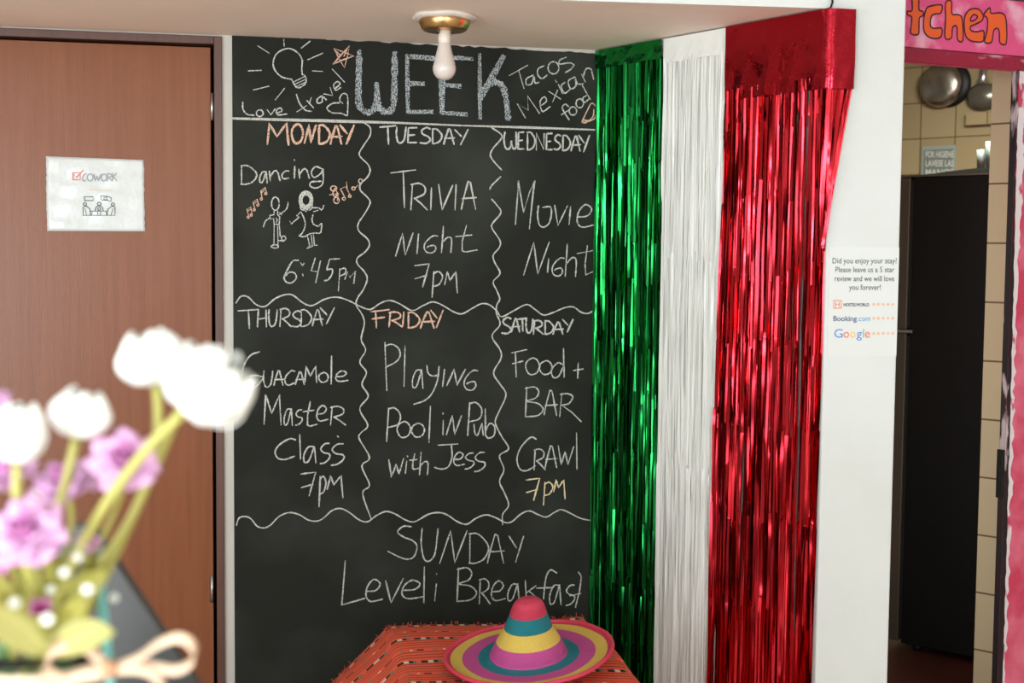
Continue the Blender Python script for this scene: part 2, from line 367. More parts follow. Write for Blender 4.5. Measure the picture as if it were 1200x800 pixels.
# ------------------------------------------------------------------ blackboard
s0, _ = WALL.sz(273.5, 400); mb = MB()
top = []; n = 60
for i in range(n+1):
    s = s0+(-.004-s0)*i/n; x = 273+(700-273)*i/n; _, z = WALL.sz(x, 40.5+(x-273)*22/427)
    top.append((s, z+random.uniform(-.003, .003)))
mb.poly([WALL.pt(s0, .0, .004), WALL.pt(-.004, .0, .004)] + [WALL.pt(s, z, .004) for s, z in reversed(top)])
mb.quad(WALL.pt(s0, 0, 0), WALL.pt(s0, 0, .004), WALL.pt(s0, top[0][1], .004), WALL.pt(s0, top[0][1], 0))
for (a, za), (b, zb) in zip(top, top[1:]): mb.quad(WALL.pt(a, za, .004), WALL.pt(b, zb, .004), WALL.pt(b, zb, 0), WALL.pt(a, za, 0))
board = mb.build('blackboard', M['board'])
tag(board, 'tall blackboard panel headed WEEK with chalked daily events', 'blackboard')
def cr(pts, n=7, closed=False):
    if len(pts) < 3: return pts
    P = [V((p[0], p[1])) for p in pts]; out = []
    for i in range(len(P)-1):
        p0 = P[i-1] if i else (P[-2] if closed else P[0]*2-P[1]); p1, p2 = P[i], P[i+1]
        p3 = P[i+2] if i+2 < len(P) else (P[1] if closed else P[-1]*2-P[-2])
        for k in range(n):
            t = k/n; out.append(.5*((2*p1)+(p2-p0)*t+(2*p0-5*p1+4*p2-p3)*t*t+(3*p1-p0-3*p2+p3)*t**3))
    out.append(P[-1]); return [(p.x, p.y) for p in out]
_eps = [0]
def stroke(mb, pl, pts, wpx, off=.0048, jit=.18):
    if pl is WALL: wpx *= .7 if wpx < 5 else .9; jit = .3
    """pts: photograph positions of a mark on plane pl; drawn as a flat ribbon lying on the plane"""
    _eps[0] = (_eps[0]+1) % 37; off += _eps[0]*1.2e-5
    q = [V(pl.sz(x, y, off)) for x, y in pts]
    d = [q[0]]
    for p in q[1:]:
        if (p-d[-1]).length > 1e-5: d.append(p)
    if len(d) < 2: d.append(d[0]+V((.001, 0)))
    hw = .5*wpx*(pl.pt(*d[0], off)-CAM).length/FPX
    d[0] = d[0]-(d[1]-d[0]).normalized()*hw*.5; d[-1] = d[-1]+(d[-1]-d[-2]).normalized()*hw*.5
    e = []
    for i in range(len(d)):
        t = (d[min(i+1, len(d)-1)]-d[max(i-1, 0)]).normalized(); nn = V((-t.y, t.x)); k = hw*(1+random.uniform(-jit, jit))
        if i in (0, len(d)-1): k *= .7
        e.append((d[i]+nn*k, d[i]-nn*k))
    i0 = len(mb.v)
    for a, b in e: mb.v += [pl.pt(a.x, a.y, off), pl.pt(b.x, b.y, off)]
    for i in range(len(e)-1):
        mb.f.append((i0+2*i, i0+2*i+1, i0+2*i+3, i0+2*i+2)); mb.m.append(0); mb.sm.append(False)
O = [(.5, 0), (.12, .2), (0, .55), (.2, .92), (.5, 1), (.85, .85), (1, .45), (.8, .1), (.5, 0)]
G = {
 'A': ['l', (0, 1), (.15, .6), (.45, 0), (.6, .05), (.95, 1), '|', (.05, .62), (1, .58)],
 'B': ['l', (.08, 0), (0, 1), '|c', (.0, .05), (.5, .0), (.75, .15), (.6, .36), (.1, .48), (.7, .55), (1, .75), (.7, .95), (0, 1)],
 'C': ['c', (1, .05), (.7, 0), (.2, .3), (0, .65), (.15, .95), (.5, 1), (.95, .85)],
 'D': ['l', (.05, .02), (.04, 1), '|c', (0, .02), (.45, .02), (.9, .3), (1, .55), (.75, .85), (.3, .98), (0, .97)],
 'E': ['l', (1, 0), (.05, .02), (.0, .98), (1, .97), '|', (.03, .5), (.75, .47)],
 'F': ['l', (0, .12), (1, 0), '|', (.25, .08), (.3, 1), '|', (.05, .52), (.75, .42)],
 'G': ['c', (1, .03), (.65, .02), (.15, .35), (0, .7), (.2, .97), (.6, 1), (.85, .8), (.75, .58), (.35, .62), (.2, .7)],
 'H': ['l', (.1, 0), (0, 1), '|', (.95, 0), (1, 1), '|', (.05, .55), (1, .48)],
 'I': ['l', (.7, 0), (.3, 1)],
 'J': ['l', (.15, .05), (1, 0), '|c', (.72, .02), (.75, .5), (.6, .9), (.3, 1), (0, .93)],
 'K': ['l', (.1, 0), (0, 1), '|', (.9, 0), (.1, .6), '|', (.25, .5), (1, 1)],
 'L': ['l', (.15, 0), (0, 1), (1, .85)],
 'M': ['l', (0, .98), (.1, 0), (.45, .62), (.9, .0), (1, 1)],
 'm': ['l', (0, .62), (.22, 0), (.42, .42), (.88, 0), (1, 1)],
 'N': ['l', (0, 1), (.4, 0), (.55, .97), (1, 0)],
 'U': ['c', (.05, 0), (0, .45), (.15, .9), (.45, 1), (.8, .8), (.95, .3), (1, 0)],
 'W': ['l', (0, 0), (.2, 1), (.45, .3), (.62, 1), (1, .05)],
 'w': ['l', (0, .05), (.18, 1), (.5, .3), (.68, .85), (1, 0)],
 'P': ['l', (.15, 0), (0, 1), '|c', (.12, .03), (.6, .0), (1, .2), (.85, .48), (.1, .58)],
 'p': ['l', (.25, 0), (.1, 1), '|c', (.2, .1), (.65, .0), (1, .2), (.7, .5), (.2, .58)],
 'R': ['l', (.1, .02), (0, 1), '|c', (0, .05), (.5, 0), (.85, .15), (.8, .4), (.2, .58), '|l', (.2, .55), (.6, .75), (1, 1)],
 'S': ['c', (1, .08), (.6, 0), (.15, .2), (.3, .42), (.8, .58), (1, .8), (.6, 1), (0, .97)],
 's': ['c', (.95, .05), (.5, .08), (.12, .3), (.4, .48), (.95, .55), (.95, .75), (.5, .95), (.05, 1)],
 'T': ['l', (0, .08), (1, 0), '|', (.5, .04), (.55, 1)],
 't': ['l', (.5, 0), (.3, .6), (.3, .95), (.45, 1), (1, .92), '|', (0, .42), (.75, .36)],
 'V': ['l', (0, 0), (.25, 1), (1, .03)],
 'v': ['l', (0, .1), (.3, 1), (1, 0)],
 'Y': ['l', (0, 0), (.5, .45), '|', (1, 0), (.45, 1)],
 'a': ['c', (.85, .08), (.4, .1), (.05, .55), (.1, .95), (.45, .85), (.85, .1), '|l', (.88, .05), (1, 1)],
 'b': ['l', (.1, 0), (.12, .9), '|c', (.12, .75), (.5, .5), (.95, .6), (.9, .9), (.4, 1), (.12, .9)],
 'c': ['c', (1, .1), (.5, .1), (.05, .5), (.2, .95), (1, .9)],
 'd': ['c', (.9, .55), (.5, .5), (.05, .75), (.2, 1), (.6, .95), (.95, .6), '|l', (.95, 0), (1, 1)],
 'e': ['c', (.05, .55), (.6, .5), (.85, .2), (.5, 0), (.12, .3), (.02, .75), (.3, 1), (1, .9)],
 'f': ['c', (1, .1), (.7, .0), (.5, .2), (.4, .6), (.35, 1), '|l', (0, .62), (.75, .6)],
 'g': ['c', (.85, .1), (.4, .0), (.1, .25), (.3, .5), (.8, .3), (.9, .1), (.95, .5), (.85, .85), (.4, 1), (.02, .9), (.1, .72), (.8, .68)],
 'h': ['l', (.15, 0), (0, 1), '|c', (.1, .6), (.5, .42), (.8, .5), (.75, 1)],
 'i': ['l', (.6, .35), (.5, 1), '|', (.5, 0), (.55, .06)],
 'k': ['l', (0, 0), (.08, 1), '|', (.9, .3), (.1, .7), '|', (.3, .6), (1, 1)],
 'l': ['l', (.6, 0), (.4, 1)],
 'n': ['l', (0, .05), (.08, 1), '|c', (.08, .6), (.45, .05), (.75, .15), (1, 1)],
 'o': ['c'] + O, 'O': ['c'] + O,
 'r': ['l', (0, 0), (.4, 1), '|', (.2, .45), (.6, .1)],
 'u': ['c', (0, .1), (.1, .8), (.4, .95), (.8, .1), '|l', (.85, 0), (1, 1)],
 'x': ['l', (0, 0), (1, .8), '|', (.7, 0), (.3, 1)],
 '7': ['l', (0, .08), (1, 0), (.55, 1), '|', (.02, .65), (.85, .5)],
 '+': ['l', (.5, 0), (.45, 1), '|', (0, .5), (1, .38)],
 '5': ['l', (1, 0), (.35, .02), (.15, .5), '|c', (.15, .5), (.5, .48), (.5, .7), (.25, .95), (.0, 1)],
}
def glyph(ch):
    out, cur, mode = [], [], 'l'
    for t in G[ch]:
        if isinstance(t, str):
            if cur: out.append((mode, cur)); cur = []
            if t.strip('|'): mode = t.strip('|')
        else: cur.append(t)
    out.append((mode, cur)); return out
def write(items, o, k, mt, wpx, name='chalk_lettering', pl=WALL, parent=board, off=.0048, label=None):
    """items: (letter, left, right, top, bottom) or a list of points, in a local frame with origin o and scale k"""
    mb = MB()
    T = lambda x, y: (o[0]+x/k, o[1]+y/k)
    for it in items:
        if isinstance(it[0], str) and it[0] in G:
            ch, x0, x1, y0, y1 = it
            for md, pts in glyph(ch):
                pp = [T(x0+a*(x1-x0), y0+b*(y1-y0)) for a, b in pts]
                if md == 'c': pp = cr(pp)
                else: pp = [(a[0]+(b[0]-a[0])*t/4, a[1]+(b[1]-a[1])*t/4) for a, b in zip(pp, pp[1:]) for t in range(4)]+[pp[-1]]
                stroke(mb, pl, pp, wpx, off)
        elif it[0] == 'oval':
            _, x, y, rx, ry = it
            stroke(mb, pl, [T(x+rx*math.cos(t*.35), y+ry*math.sin(t*.35)) for t in range(19)], wpx, off)
        else:
            md = it[0]; pp = [T(*p) for p in it[1:]]
            stroke(mb, pl, cr(pp) if md == '~' else pp, wpx, off)
    ob = mb.build(name, M[mt], parent)
    if label: ob['label'] = label
    return ob
# heading
write([('~', (421, 60), (420.5, 90), (420, 118), (424, 128), (430, 131.5), (436, 130), (440, 124), (441.5, 112), (441.5, 98)),
       ('~', (441.5, 104), (442.5, 120), (446, 128), (453, 131), (459, 128), (461.5, 120), (462.3, 90), (462.5, 62)),
       ('-', (477, 66), (477.5, 98), (478, 130)), ('-', (477, 66), (492, 67), (508, 68.5)), ('-', (479, 98), (496, 98)), ('-', (478, 131), (506, 131)),
       ('-', (518, 66), (518, 98), (518, 131)), ('-', (516, 66), (534, 67.5), (553, 69)), ('-', (519, 99.5), (539, 101)), ('-', (518, 132), (546, 134)),
       ('-', (562, 64), (562.3, 100), (562.5, 138)), ('-', (590, 66), (578, 88), (562.5, 117)),
       ('~', (564, 112), (570, 102), (578, 96.5), (587, 99), (592, 110), (594, 125), (595.5, 140))], (0, 0), 1, 'chalk_coarse', 7.6, 'chalk_heading', label='thick pale blue chalk word WEEK')
mb = MB(); stroke(mb, WALL, [(272, 138.7), (330, 140.2), (400, 142), (470, 144), (540, 147)], 4.0); stroke(mb, WALL, [(540, 147), (620, 149.4), (697, 152)], 3.2)
mb.build('chalk_line', M['chalk_heavy'], board)
c1, c2 = (260, 0), (470, 0)
write([('~', (410, 465), (350, 450), (312, 412), (300, 370), (317, 320), (355, 292), (400, 285), (445, 310), (470, 350), (468, 400), (472, 440)),
       ('~', (410, 468), (425, 495), (442, 515), (470, 505), (490, 488), (494, 460), (480, 438)), ('-', (415, 482), (487, 447)), ('-', (424, 495), (493, 463)), ('-', (434, 508), (492, 480)),
       ('-', (363, 230), (365, 270)), ('-', (518, 240), (465, 282)), ('-', (590, 312), (503, 350)), ('-', (530, 415), (590, 418)), ('-', (155, 415), (232, 412)),
       ('-', (210, 268), (278, 312)), ('-', (185, 527), (275, 505)), ('-', (368, 517), (313, 585))], c1, 5, 'chalk', 2.2, 'chalk_drawing')
write([('-', (652, 375), (700, 320), (748, 268), (735, 330), (718, 397), (685, 340), (658, 285), (715, 305), (772, 328), (710, 350), (652, 375)),
       ('-', (660, 290), (690, 320)), ('-', (740, 275), (715, 330))], c1, 5, 'chalk_orange', 2.2, 'chalk_drawing')
write([('~', (122, 597), (124, 640), (150, 670), (190, 675)), ('oval', 222, 663, 20, 20), ('-', (265, 642), (287, 672), (312, 638)), ('~', (318, 662), (350, 652), (345, 632), (320, 645), (328, 672), (380, 668)),
       ('~', (437, 552), (455, 605), (490, 645), (527, 652)), ('-', (440, 655), (497, 618)), ('-', (498, 588), (537, 632)), ('-', (512, 606), (524, 572)),
       ('~', (588, 560), (560, 580), (560, 603), (585, 598), (592, 568), (612, 585)), ('-', (598, 550), (650, 560), (634, 512)), ('~', (662, 520), (692, 492), (675, 478), (655, 500), (668, 528), (697, 512)), ('-', (647, 405), (718, 480))], c1, 5, 'chalk', 2.2)
write([('~', (735, 680), (738, 620), (735, 560), (712, 548), (692, 570), (690, 600), (650, 605), (616, 632), (645, 660), (700, 664), (735, 680)), ('-', (702, 598), (708, 606))], c1, 5, 'chalk', 2, 'chalk_drawing')
write([('-', (635, 442), (742, 382)), ('-', (690, 415), (720, 518)), ('~', (775, 440), (735, 462), (735, 495), (765, 490), (778, 450), (785, 485), (808, 482)),
       ('~', (838, 385), (805, 402), (800, 435), (825, 460), (856, 440)), ('oval', 893, 397, 32, 36), ('~', (968, 335), (930, 352), (930, 375), (985, 368), (1012, 380), (995, 405), (963, 425)),
       ('-', (728, 690), (680, 607), (745, 645), (740, 560), (812, 665)), ('~', (822, 618), (852, 592), (840, 568), (815, 595), (828, 652), (873, 625)), ('-', (865, 535), (935, 580)), ('-', (917, 528), (888, 597)),
       ('-', (922, 495), (946, 550)), ('-', (904, 470), (912, 482)), ('~', (960, 482), (938, 505), (958, 545), (992, 522)), ('~', (1018, 450), (980, 475), (995, 520), (1025, 500), (1018, 452), (1035, 490), (1068, 490)),
       ('-', (1058, 435), (1080, 480)), ('~', (1066, 450), (1085, 403), (1112, 405), (1120, 430), (1128, 465)),
       ('~', (985, 702), (958, 660), (945, 630), (962, 610), (982, 625)), ('-', (940, 672), (982, 645)), ('oval', 1007, 650, 22, 24), ('oval', 1047, 605, 22, 26), ('~', (1088, 558), (1066, 575), (1075, 600), (1100, 580)), ('-', (1062, 500), (1108, 582))], c2, 5, 'chalk', 2.1)
write([('~', (1060, 712), (1090, 650), (1117, 605), (1145, 635), (1135, 690), (1095, 712), (1060, 718)), ('~', (1065, 700), (1100, 705), (1125, 680), (1130, 640)), ('oval', 1075, 712, 12, 8)], c2, 5, 'chalk_orange', 1.9, 'chalk_drawing')
c3 = (265, 130); k3 = 6.667
write([('M', 322, 488, 95, 265), ('O', 512, 600, 100, 252), ('N', 612, 702, 110, 250), ('D', 722, 810, 110, 258), ('A', 815, 905, 115, 258), ('Y', 890, 1000, 110, 258)], c3, k3, 'chalk_orange', 3.6, label='orange chalk word MONDAY')
write([('D', 115, 238, 425, 575), ('a', 260, 320, 468, 562), ('n', 338, 422, 465, 545), ('c', 435, 490, 462, 532), ('i', 518, 548, 380, 525), ('n', 568, 650, 450, 525), ('g', 655, 765, 435, 602)], c3, k3, 'chalk', 2.3)
c4 = (265, 220); k4 = 5.717
def notes(pairs):
    out = []
    for (x0, y0), (a0, b0), (a1, b1), (x1, y1) in pairs:
        out += [('oval', x0, y0, 7, 7), ('-', (x0+6, y0-3), (a0, b0), (a1, b1), (x1+6, y1-3)), ('oval', x1, y1, 7, 7), ('-', (a0+3, b0+12), (a1+3, b1+12))]
    return out
write(notes([((148, 197), (138, 145), (165, 128), (168, 183)), ((188, 148), (180, 97), (208, 77), (212, 115)), ((235, 75), (233, 22), (262, -3), (266, 38))]), c4, k4, 'chalk_orange', 1.8, 'chalk_drawing')
write([('oval', 840, 605, 24, 20), ('oval', 850, 640, 16, 28), ('oval', 862, 698, 22, 24), ('-', (808, 655), (880, 645)), ('~', (850, 600), (872, 650), (870, 700)), ('oval', 920, 685, 12, 10), ('-', (930, 680), (893, 608), (935, 590), (970, 660)), ('-', (940, 555), (945, 600)), ('oval', 965, 665, 10, 10), ('oval', 995, 605, 13, 12), ('-', (1008, 600), (1030, 580)), ('oval', 1050, 548, 14, 18), ('-', (1045, 560), (1040, 600))], c3, k3, 'chalk_orange', 1.8, 'chalk_drawing')
write([('oval', 330, 106, 26, 44), ('-', (322, 152), (320, 180), (292, 185), (297, 210), (318, 205), (322, 245), (356, 242), (359, 195), (345, 178), (345, 152)), ('~', (292, 200), (262, 225), (250, 262)), ('~', (358, 178), (395, 152), (410, 128), (415, 95)), ('-', (358, 165), (372, 180)),
       ('-', (322, 245), (320, 380)), ('-', (345, 250), (348, 385)), ('oval', 327, 392, 24, 11), ('-', (356, 242), (362, 325), (395, 322), (401, 343), (385, 356), (348, 352)), ('oval', 385, 338, 14, 16), ('-', (336, 200), (342, 225)), ('-', (345, 212), (335, 232))], c4, k4, 'chalk', 2.0, 'chalk_drawing')
hair = [('oval', 535, 82, r, r*1.3) for r in (46, 42, 37, 32, 27)] + [('~', (495, 100), (500, 140), (520, 150)), ('~', (575, 100), (575, 135), (555, 150))]
write(hair+[('-', (520, 140), (535, 160), (550, 140)), ('~', (503, 165), (522, 205), (530, 250), (512, 300), (490, 322), (525, 326), (560, 308), (600, 302), (632, 300), (640, 240), (618, 256), (588, 245), (575, 215), (582, 180)),
       ('-', (500, 160), (472, 188), (490, 196)), ('-', (490, 196), (435, 242), (427, 222)), ('-', (435, 242), (445, 235)), ('~', (580, 133), (620, 135), (640, 148), (655, 118)), ('-', (585, 160), (618, 150)),
       ('-', (545, 322), (560, 388), (540, 406), (578, 392), (570, 318)), ('-', (585, 315), (592, 386), (610, 384))], c4, k4, 'chalk', 2.0, 'chalk_drawing')
write([('~', (485, 485), (445, 492), (408, 555), (388, 600), (405, 632), (440, 635), (470, 605), (460, 572), (425, 565), (397, 590)), ('-', (500, 503), (512, 522), (522, 505)), ('-', (512, 578), (516, 590)),
       ('-', (597, 470), (570, 555), (612, 562)), ('-', (632, 490), (600, 635)), ('5', 658, 760, 475, 622), ('-', (762, 540), (752, 690)), ('~', (760, 550), (795, 538), (800, 570), (762, 592)), ('-', (795, 612), (815, 562), (828, 600), (866, 558), (855, 640))], c4, k4, 'chalk', 2.3)
W1 = [427, 144, 433.7, 149.5, 433.7, 158.5, 427, 169, 421, 179.5, 424, 185.5, 431.5, 193, 433.7, 200.5, 430, 208, 422.5, 215.5, 422.5, 223, 430, 230.5, 433.8, 237.5, 427.7, 249.7, 419.8, 262, 420.7, 270.7, 430.3, 279.5, 432.9, 287.3, 427.7, 295.2, 418.9, 302.2, 418.9, 309.2, 426.8, 318, 430.3, 326.7, 425.9, 339, 419.8, 347.7, 417.4, 357, 425, 369.7, 426.8, 380.2, 423.3, 397.7, 428.5, 410, 421.6, 424, 429.4, 436.2, 424.2, 450.2, 431.5, 464.2, 421.5, 479, 431, 498, 423, 507, 421, 514, 433, 536, 424, 546, 433, 568, 425, 578, 435, 608]
W2a = [575, 148.8, 587, 157, 587, 163, 578, 173.5, 574.6, 181.8, 579.5, 190, 587.8, 199]
W2b = [586.7, 207, 576.5, 217, 573.8, 222]
W2c = [576, 233, 582, 240, 587, 249, 577, 262, 577, 268, 586, 282, 585, 290, 578, 299, 580, 308, 586, 320, 578, 330, 582, 340, 585.6, 350, 582, 358, 581.8, 367.5, 586, 380, 576.6, 393.7, 586, 409.5, 587, 420, 578.4, 436.6, 586, 450, 593, 462, 586, 479.5, 581, 490.5, 581, 497.5, 588, 511.5, 596, 525.5, 585.4, 534, 590.6, 550, 585.4, 564, 591.5, 578, 596, 592, 589, 602.5, 589, 614.7]
H1 = [276.4, 355, 282.5, 347, 291, 348, 300, 356.6, 310.5, 359, 322.7, 349.6, 335, 345, 343.7, 346, 354, 354, 365.6, 358, 380.4, 350.5, 394.4, 348, 408.4, 352, 419, 357.5, 430, 362, 436, 361.7, 446, 355, 457, 352, 468.6, 356, 483, 363.8, 496, 357.8, 507.6, 353.6, 519, 357.8, 532, 365.4, 541.7, 367.5, 553, 361.4, 564.4, 355.7, 574, 357.3, 582.3, 364.6, 588, 371, 602, 364, 617, 356.7, 626.5, 362, 637, 369, 649, 365.7, 661.5, 360.5, 672, 359.6, 681, 365.7, 689.5, 367, 698, 361.5]
H2 = [277, 615.6, 280, 607, 287, 605, 294, 607.6, 301, 616, 309, 618.4, 317, 615, 327, 605, 339, 600.4, 351, 603, 361, 609, 371, 610.4, 379, 607, 389, 598, 399, 595.6, 409, 600, 421, 609, 431, 611, 441, 604, 453, 599, 465, 603, 475, 609, 486, 611, 502, 602.4, 514, 600.4, 524, 603, 536, 611, 547, 614, 558, 607, 570, 603, 582, 607, 592, 612, 600, 611, 610, 602.4, 620, 598.4, 630, 602.4, 640, 605.6, 650, 600, 658, 597, 668, 601, 680, 607, 692, 609.6]
for arr in ([W1], [W2a, W2b, W2c], [H1], [H2]):
    mb = MB()
    for a in arr: stroke(mb, WALL, cr(list(zip(a[::2], a[1::2])), 5), 2.25)
    mb.build('chalk_divider', M['chalk_heavy'], board)
c5 = (415, 130)
write([('T', 200, 325, 115, 260), ('U', 330, 405, 125, 250), ('E', 420, 490, 130, 250), ('S', 515, 595, 130, 252), ('D', 610, 685, 140, 255), ('A', 700, 785, 140, 260), ('Y', 785, 890, 145, 262)], c5, k3, 'chalk_heavy', 2.8)
write([('T', 287, 480, 460, 755), ('R', 443, 572, 565, 772), ('I', 595, 608, 600, 770), ('V', 660, 770, 575, 772), ('I', 782, 803, 575, 772), ('A', 838, 955, 548, 768)], c5, k3, 'chalk_heavy', 2.5)
c6 = (415, 230)
write([('N', 243, 345, 215, 350), ('I', 362, 384, 220, 335), ('G', 410, 490, 230, 330), ('h', 512, 585, 175, 330), ('t', 595, 722, 170, 326)], c6, 5, 'chalk', 2.2)
write([('7', 355, 440, 395, 530), ('p', 450, 518, 440, 590), ('m', 530, 605, 440, 565)], c6, 5, 'chalk', 2.3)
c7 = (560, 130)
write([('~', (212, 165), (203, 220), (215, 285), (240, 298), (258, 270), (262, 235), (268, 275), (285, 298), (300, 270), (298, 165)), ('E', 315, 360, 165, 300), ('D', 385, 447, 165, 305), ('-', (457, 305), (457, 175), (515, 300), (518, 178)), ('E', 535, 580, 175, 305), ('S', 595, 645, 185, 300), ('D', 662, 722, 190, 310), ('A', 728, 802, 195, 312), ('Y', 788, 872, 190, 320)], c7, k3, 'chalk_heavy', 2.9)
c8 = (560, 230)
write([('-', (220, 165), (230, 30), (236, -92), (268, 95), (305, -30), (333, -92), (318, 30), (302, 190)), ('~', (355, 55), (350, 110), (360, 165), (385, 180), (415, 160), (430, 110), (425, 62), (380, 65)), ('V', 450, 525, 52, 172), ('I', 528, 550, 60, 165), ('e', 580, 682, 48, 180)], c8, 5, 'chalk', 2.4)
write([('N', 268, 418, 268, 460), ('I', 403, 420, 365, 445), ('G', 435, 506, 360, 465), ('h', 512, 592, 280, 470), ('-', (582, 335), (672, 318)), ('-', (642, 288), (628, 400), (632, 460), (688, 435))], c8, 5, 'chalk', 2.3)
c9 = (265, 340)
write([('T', 80, 218, 128, 255), ('H', 210, 270, 130, 245), ('U', 285, 342, 130, 242), ('R', 360, 435, 122, 243), ('S', 440, 502, 138, 243), ('D', 500, 572, 130, 243), ('A', 578, 648, 130, 238), ('Y', 630, 724, 118, 225)], c9, k4, 'chalk', 2.4)
write([('~', (222, 412), (165, 435), (122, 495), (108, 560), (115, 620), (150, 655), (195, 648), (245, 595), (248, 583), (200, 570), (145, 580)), ('U', 250, 312, 540, 648), ('A', 320, 384, 538, 636), ('C', 393, 460, 538, 634), ('A', 463, 527, 545, 632), ('M', 528, 607, 508, 618), ('o', 620, 684, 550, 616), ('l', 698, 712, 440, 628), ('e', 733, 818, 540, 610)], c9, k4, 'chalk', 2.3)
c10 = (265, 460)
write([('M', 222, 322, 12, 190), ('a', 338, 388, 88, 192), ('s', 405, 445, 95, 190), ('t', 452, 535, 50, 196), ('e', 530, 597, 75, 165), ('R', 612, 700, 80, 190)], c10, 5, 'chalk', 2.3)
write([('C', 287, 407, 270, 390), ('l', 445, 422, 245, 388), ('a', 452, 526, 308, 412), ('s', 548, 607, 290, 416), ('s', 612, 690, 292, 425), ('-', (652, 254), (658, 260))], c10, 5, 'chalk_heavy', 2.5)
write([('7', 438, 525, 465, 605), ('p', 540, 585, 490, 668), ('m', 592, 684, 485, 615)], c10, 5, 'chalk', 2.5)
c11 = (415, 350); k11 = 6.156
write([('F', 122, 252, 78, 208), ('R', 252, 346, 95, 202), ('I', 343, 366, 95, 197), ('D', 388, 472, 98, 210), ('A', 478, 582, 93, 212), ('Y', 553, 642, 82, 208)], c11, k11, 'chalk_orange', 2.9, label='orange chalk word FRIDAY')
write([('-', (222, 315), (228, 480), (236, 662)), ('~', (222, 340), (270, 328), (318, 355), (332, 410), (300, 455), (235, 490)), ('l', 345, 382, 340, 632), ('a', 418, 496, 503, 646), ('~', (525, 480), (532, 530), (560, 555), (605, 552)), ('~', (613, 485), (600, 590), (560, 685), (505, 735), (430, 760)), ('I', 628, 662, 508, 632), ('N', 668, 802, 508, 626), ('G', 793, 892, 515, 657)], c11, k11, 'chalk', 2.3)
c12 = (415, 460)
write([('P', 190, 270, 90, 286), ('o', 252, 330, 168, 262), ('o', 336, 412, 178, 260), ('l', 420, 465, 78, 292), ('i', 508, 532, 118, 246), ('N', 540, 630, 133, 246), ('P', 665, 747, 58, 252), ('u', 702, 757, 178, 250), ('b', 762, 826, 95, 266)], c12, 5, 'chalk', 2.3)
write([('w', 203, 290, 385, 494), ('-', (308, 400), (300, 472)), ('-', (312, 370), (314, 376)), ('t', 325, 385, 358, 448), ('h', 383, 445, 348, 480), ('J', 470, 608, 300, 447), ('e', 583, 648, 348, 426), ('s', 646, 702, 348, 447), ('s', 702, 767, 343, 462)], c12, 5, 'chalk', 2.3)
c13 = (560, 350); k13 = 5.714
write([('S', 160, 222, 125, 232), ('A', 225, 282, 130, 222), ('T', 268, 328, 130, 217), ('U', 322, 368, 135, 228), ('R', 372, 438, 145, 237), ('D', 448, 506, 148, 237), ('A', 503, 572, 155, 237), ('Y', 567, 637, 138, 222)], c13, k13, 'chalk_heavy', 2.9)
write([('F', 226, 328, 340, 522), ('o', 320, 412, 395, 507), ('o', 413, 497, 413, 507), ('d', 488, 578, 333, 526), ('+', 638, 706, 430, 532)], c13, k13, 'chalk', 2.3)
write([('B', 318, 437, 590, 790), ('A', 443, 532, 610, 780), ('-', (562, 632), (548, 788)), ('~', (552, 640), (600, 635), (635, 655), (610, 700), (560, 712)), ('-', (560, 710), (630, 760), (692, 822))], c13, k13, 'chalk', 2.3)
c14 = (560, 480)
write([('C', 262, 392, 185, 407), ('R', 376, 452, 263, 402), ('A', 450, 532, 240, 388), ('W', 538, 642, 240, 367), ('l', 668, 656, 155, 397)], c14, k13, 'chalk', 2.3)
write([('7', 323, 414, 458, 606), ('p', 432, 502, 485, 637), ('m', 508, 584, 468, 597)], c14, k13, 'chalk_cream', 2.3, label='cream chalk 7PM')
c15, c16 = (265, 590), (480, 590)
write([('~', (10, 135), (-35, 132), (-70, 165), (-35, 195), (15, 215), (43, 250), (25, 310), (-15, 325), (-65, 310), (-128, 278)), ('U', 68, 166, 145, 337), ('N', 176, 337, 158, 350), ('D', 348, 462, 173, 352), ('A', 456, 556, 178, 347), ('Y', 583, 668, 190, 342)], c16, 5, 'chalk', 2.3)
write([('L', 678, 812, 335, 593), ('e', 818, 917, 443, 572), ('v', 935, 1038, 438, 580), ('e', 1028, 1155, 448, 556), ('l', 1152, 1168, 370, 580), ('-', (1232, 470), (1222, 570)), ('-', (1232, 410), (1234, 414))], c15, 5, 'chalk', 2.4)
write([('B', 278, 392, 375, 572), ('R', 408, 472, 440, 587), ('e', 478, 562, 453, 567), ('a', 573, 642, 463, 572), ('k', 678, 747, 450, 552), ('f', 743, 862, 388, 560), ('a', 818, 887, 468, 592), ('s', 913, 967, 470, 596), ('~', (988, 400), (1005, 430), (995, 510), (972, 607)), ('-', (938, 540), (1004, 525))], c16, 5, 'chalk', 2.3)
# ------------------------------------------------------------------ ceiling lamp
cl = atz(521, 18.5, ZC); lamp = thing('ceiling_lamp', 'bare white bulb in a brass ceiling fitting above the blackboard', 'lamp', (cl.x, cl.y, ZC))
ML = Matrix.Translation((cl.x, cl.y, ZC))
def ring(k): return [(r*k, z) for r, z in ((0, -.013), (.06, -.013), (.082, -.011), (.086, -.006), (.086, -.001), (0, -.001))]
mb = MB()
def plate(a, b):
    pr = ring(1); r, z = pr[round(b*(len(pr)-1))]; t = a*2*math.pi; r *= 1+.03*math.sin(3*t)+.02*math.sin(7*t); return ML @ V((r*math.cos(t), r*math.sin(t), z+(.0012*math.sin(5*t+1) if r > .05 else 0)))
mb.grid(plate, 48, 5, 0, True); mb.build('ceiling_plate', M['porcelain'], lamp)
mb = MB(); mb.lathe([(.068, -.012), (.069, -.018), (.06, -.036), (.055, -.040), (.02, -.040), (0, -.040)], ML, 40); mb.build('brass_dish', M['brass'], lamp)
mb = MB(); mb.lathe([(.0, -.038), (.017, -.038), (.017, -.07), (.0155, -.072), (.0155, -.078), (0, -.078)], ML, 24); mb.build('socket', M['porcelain'], lamp)
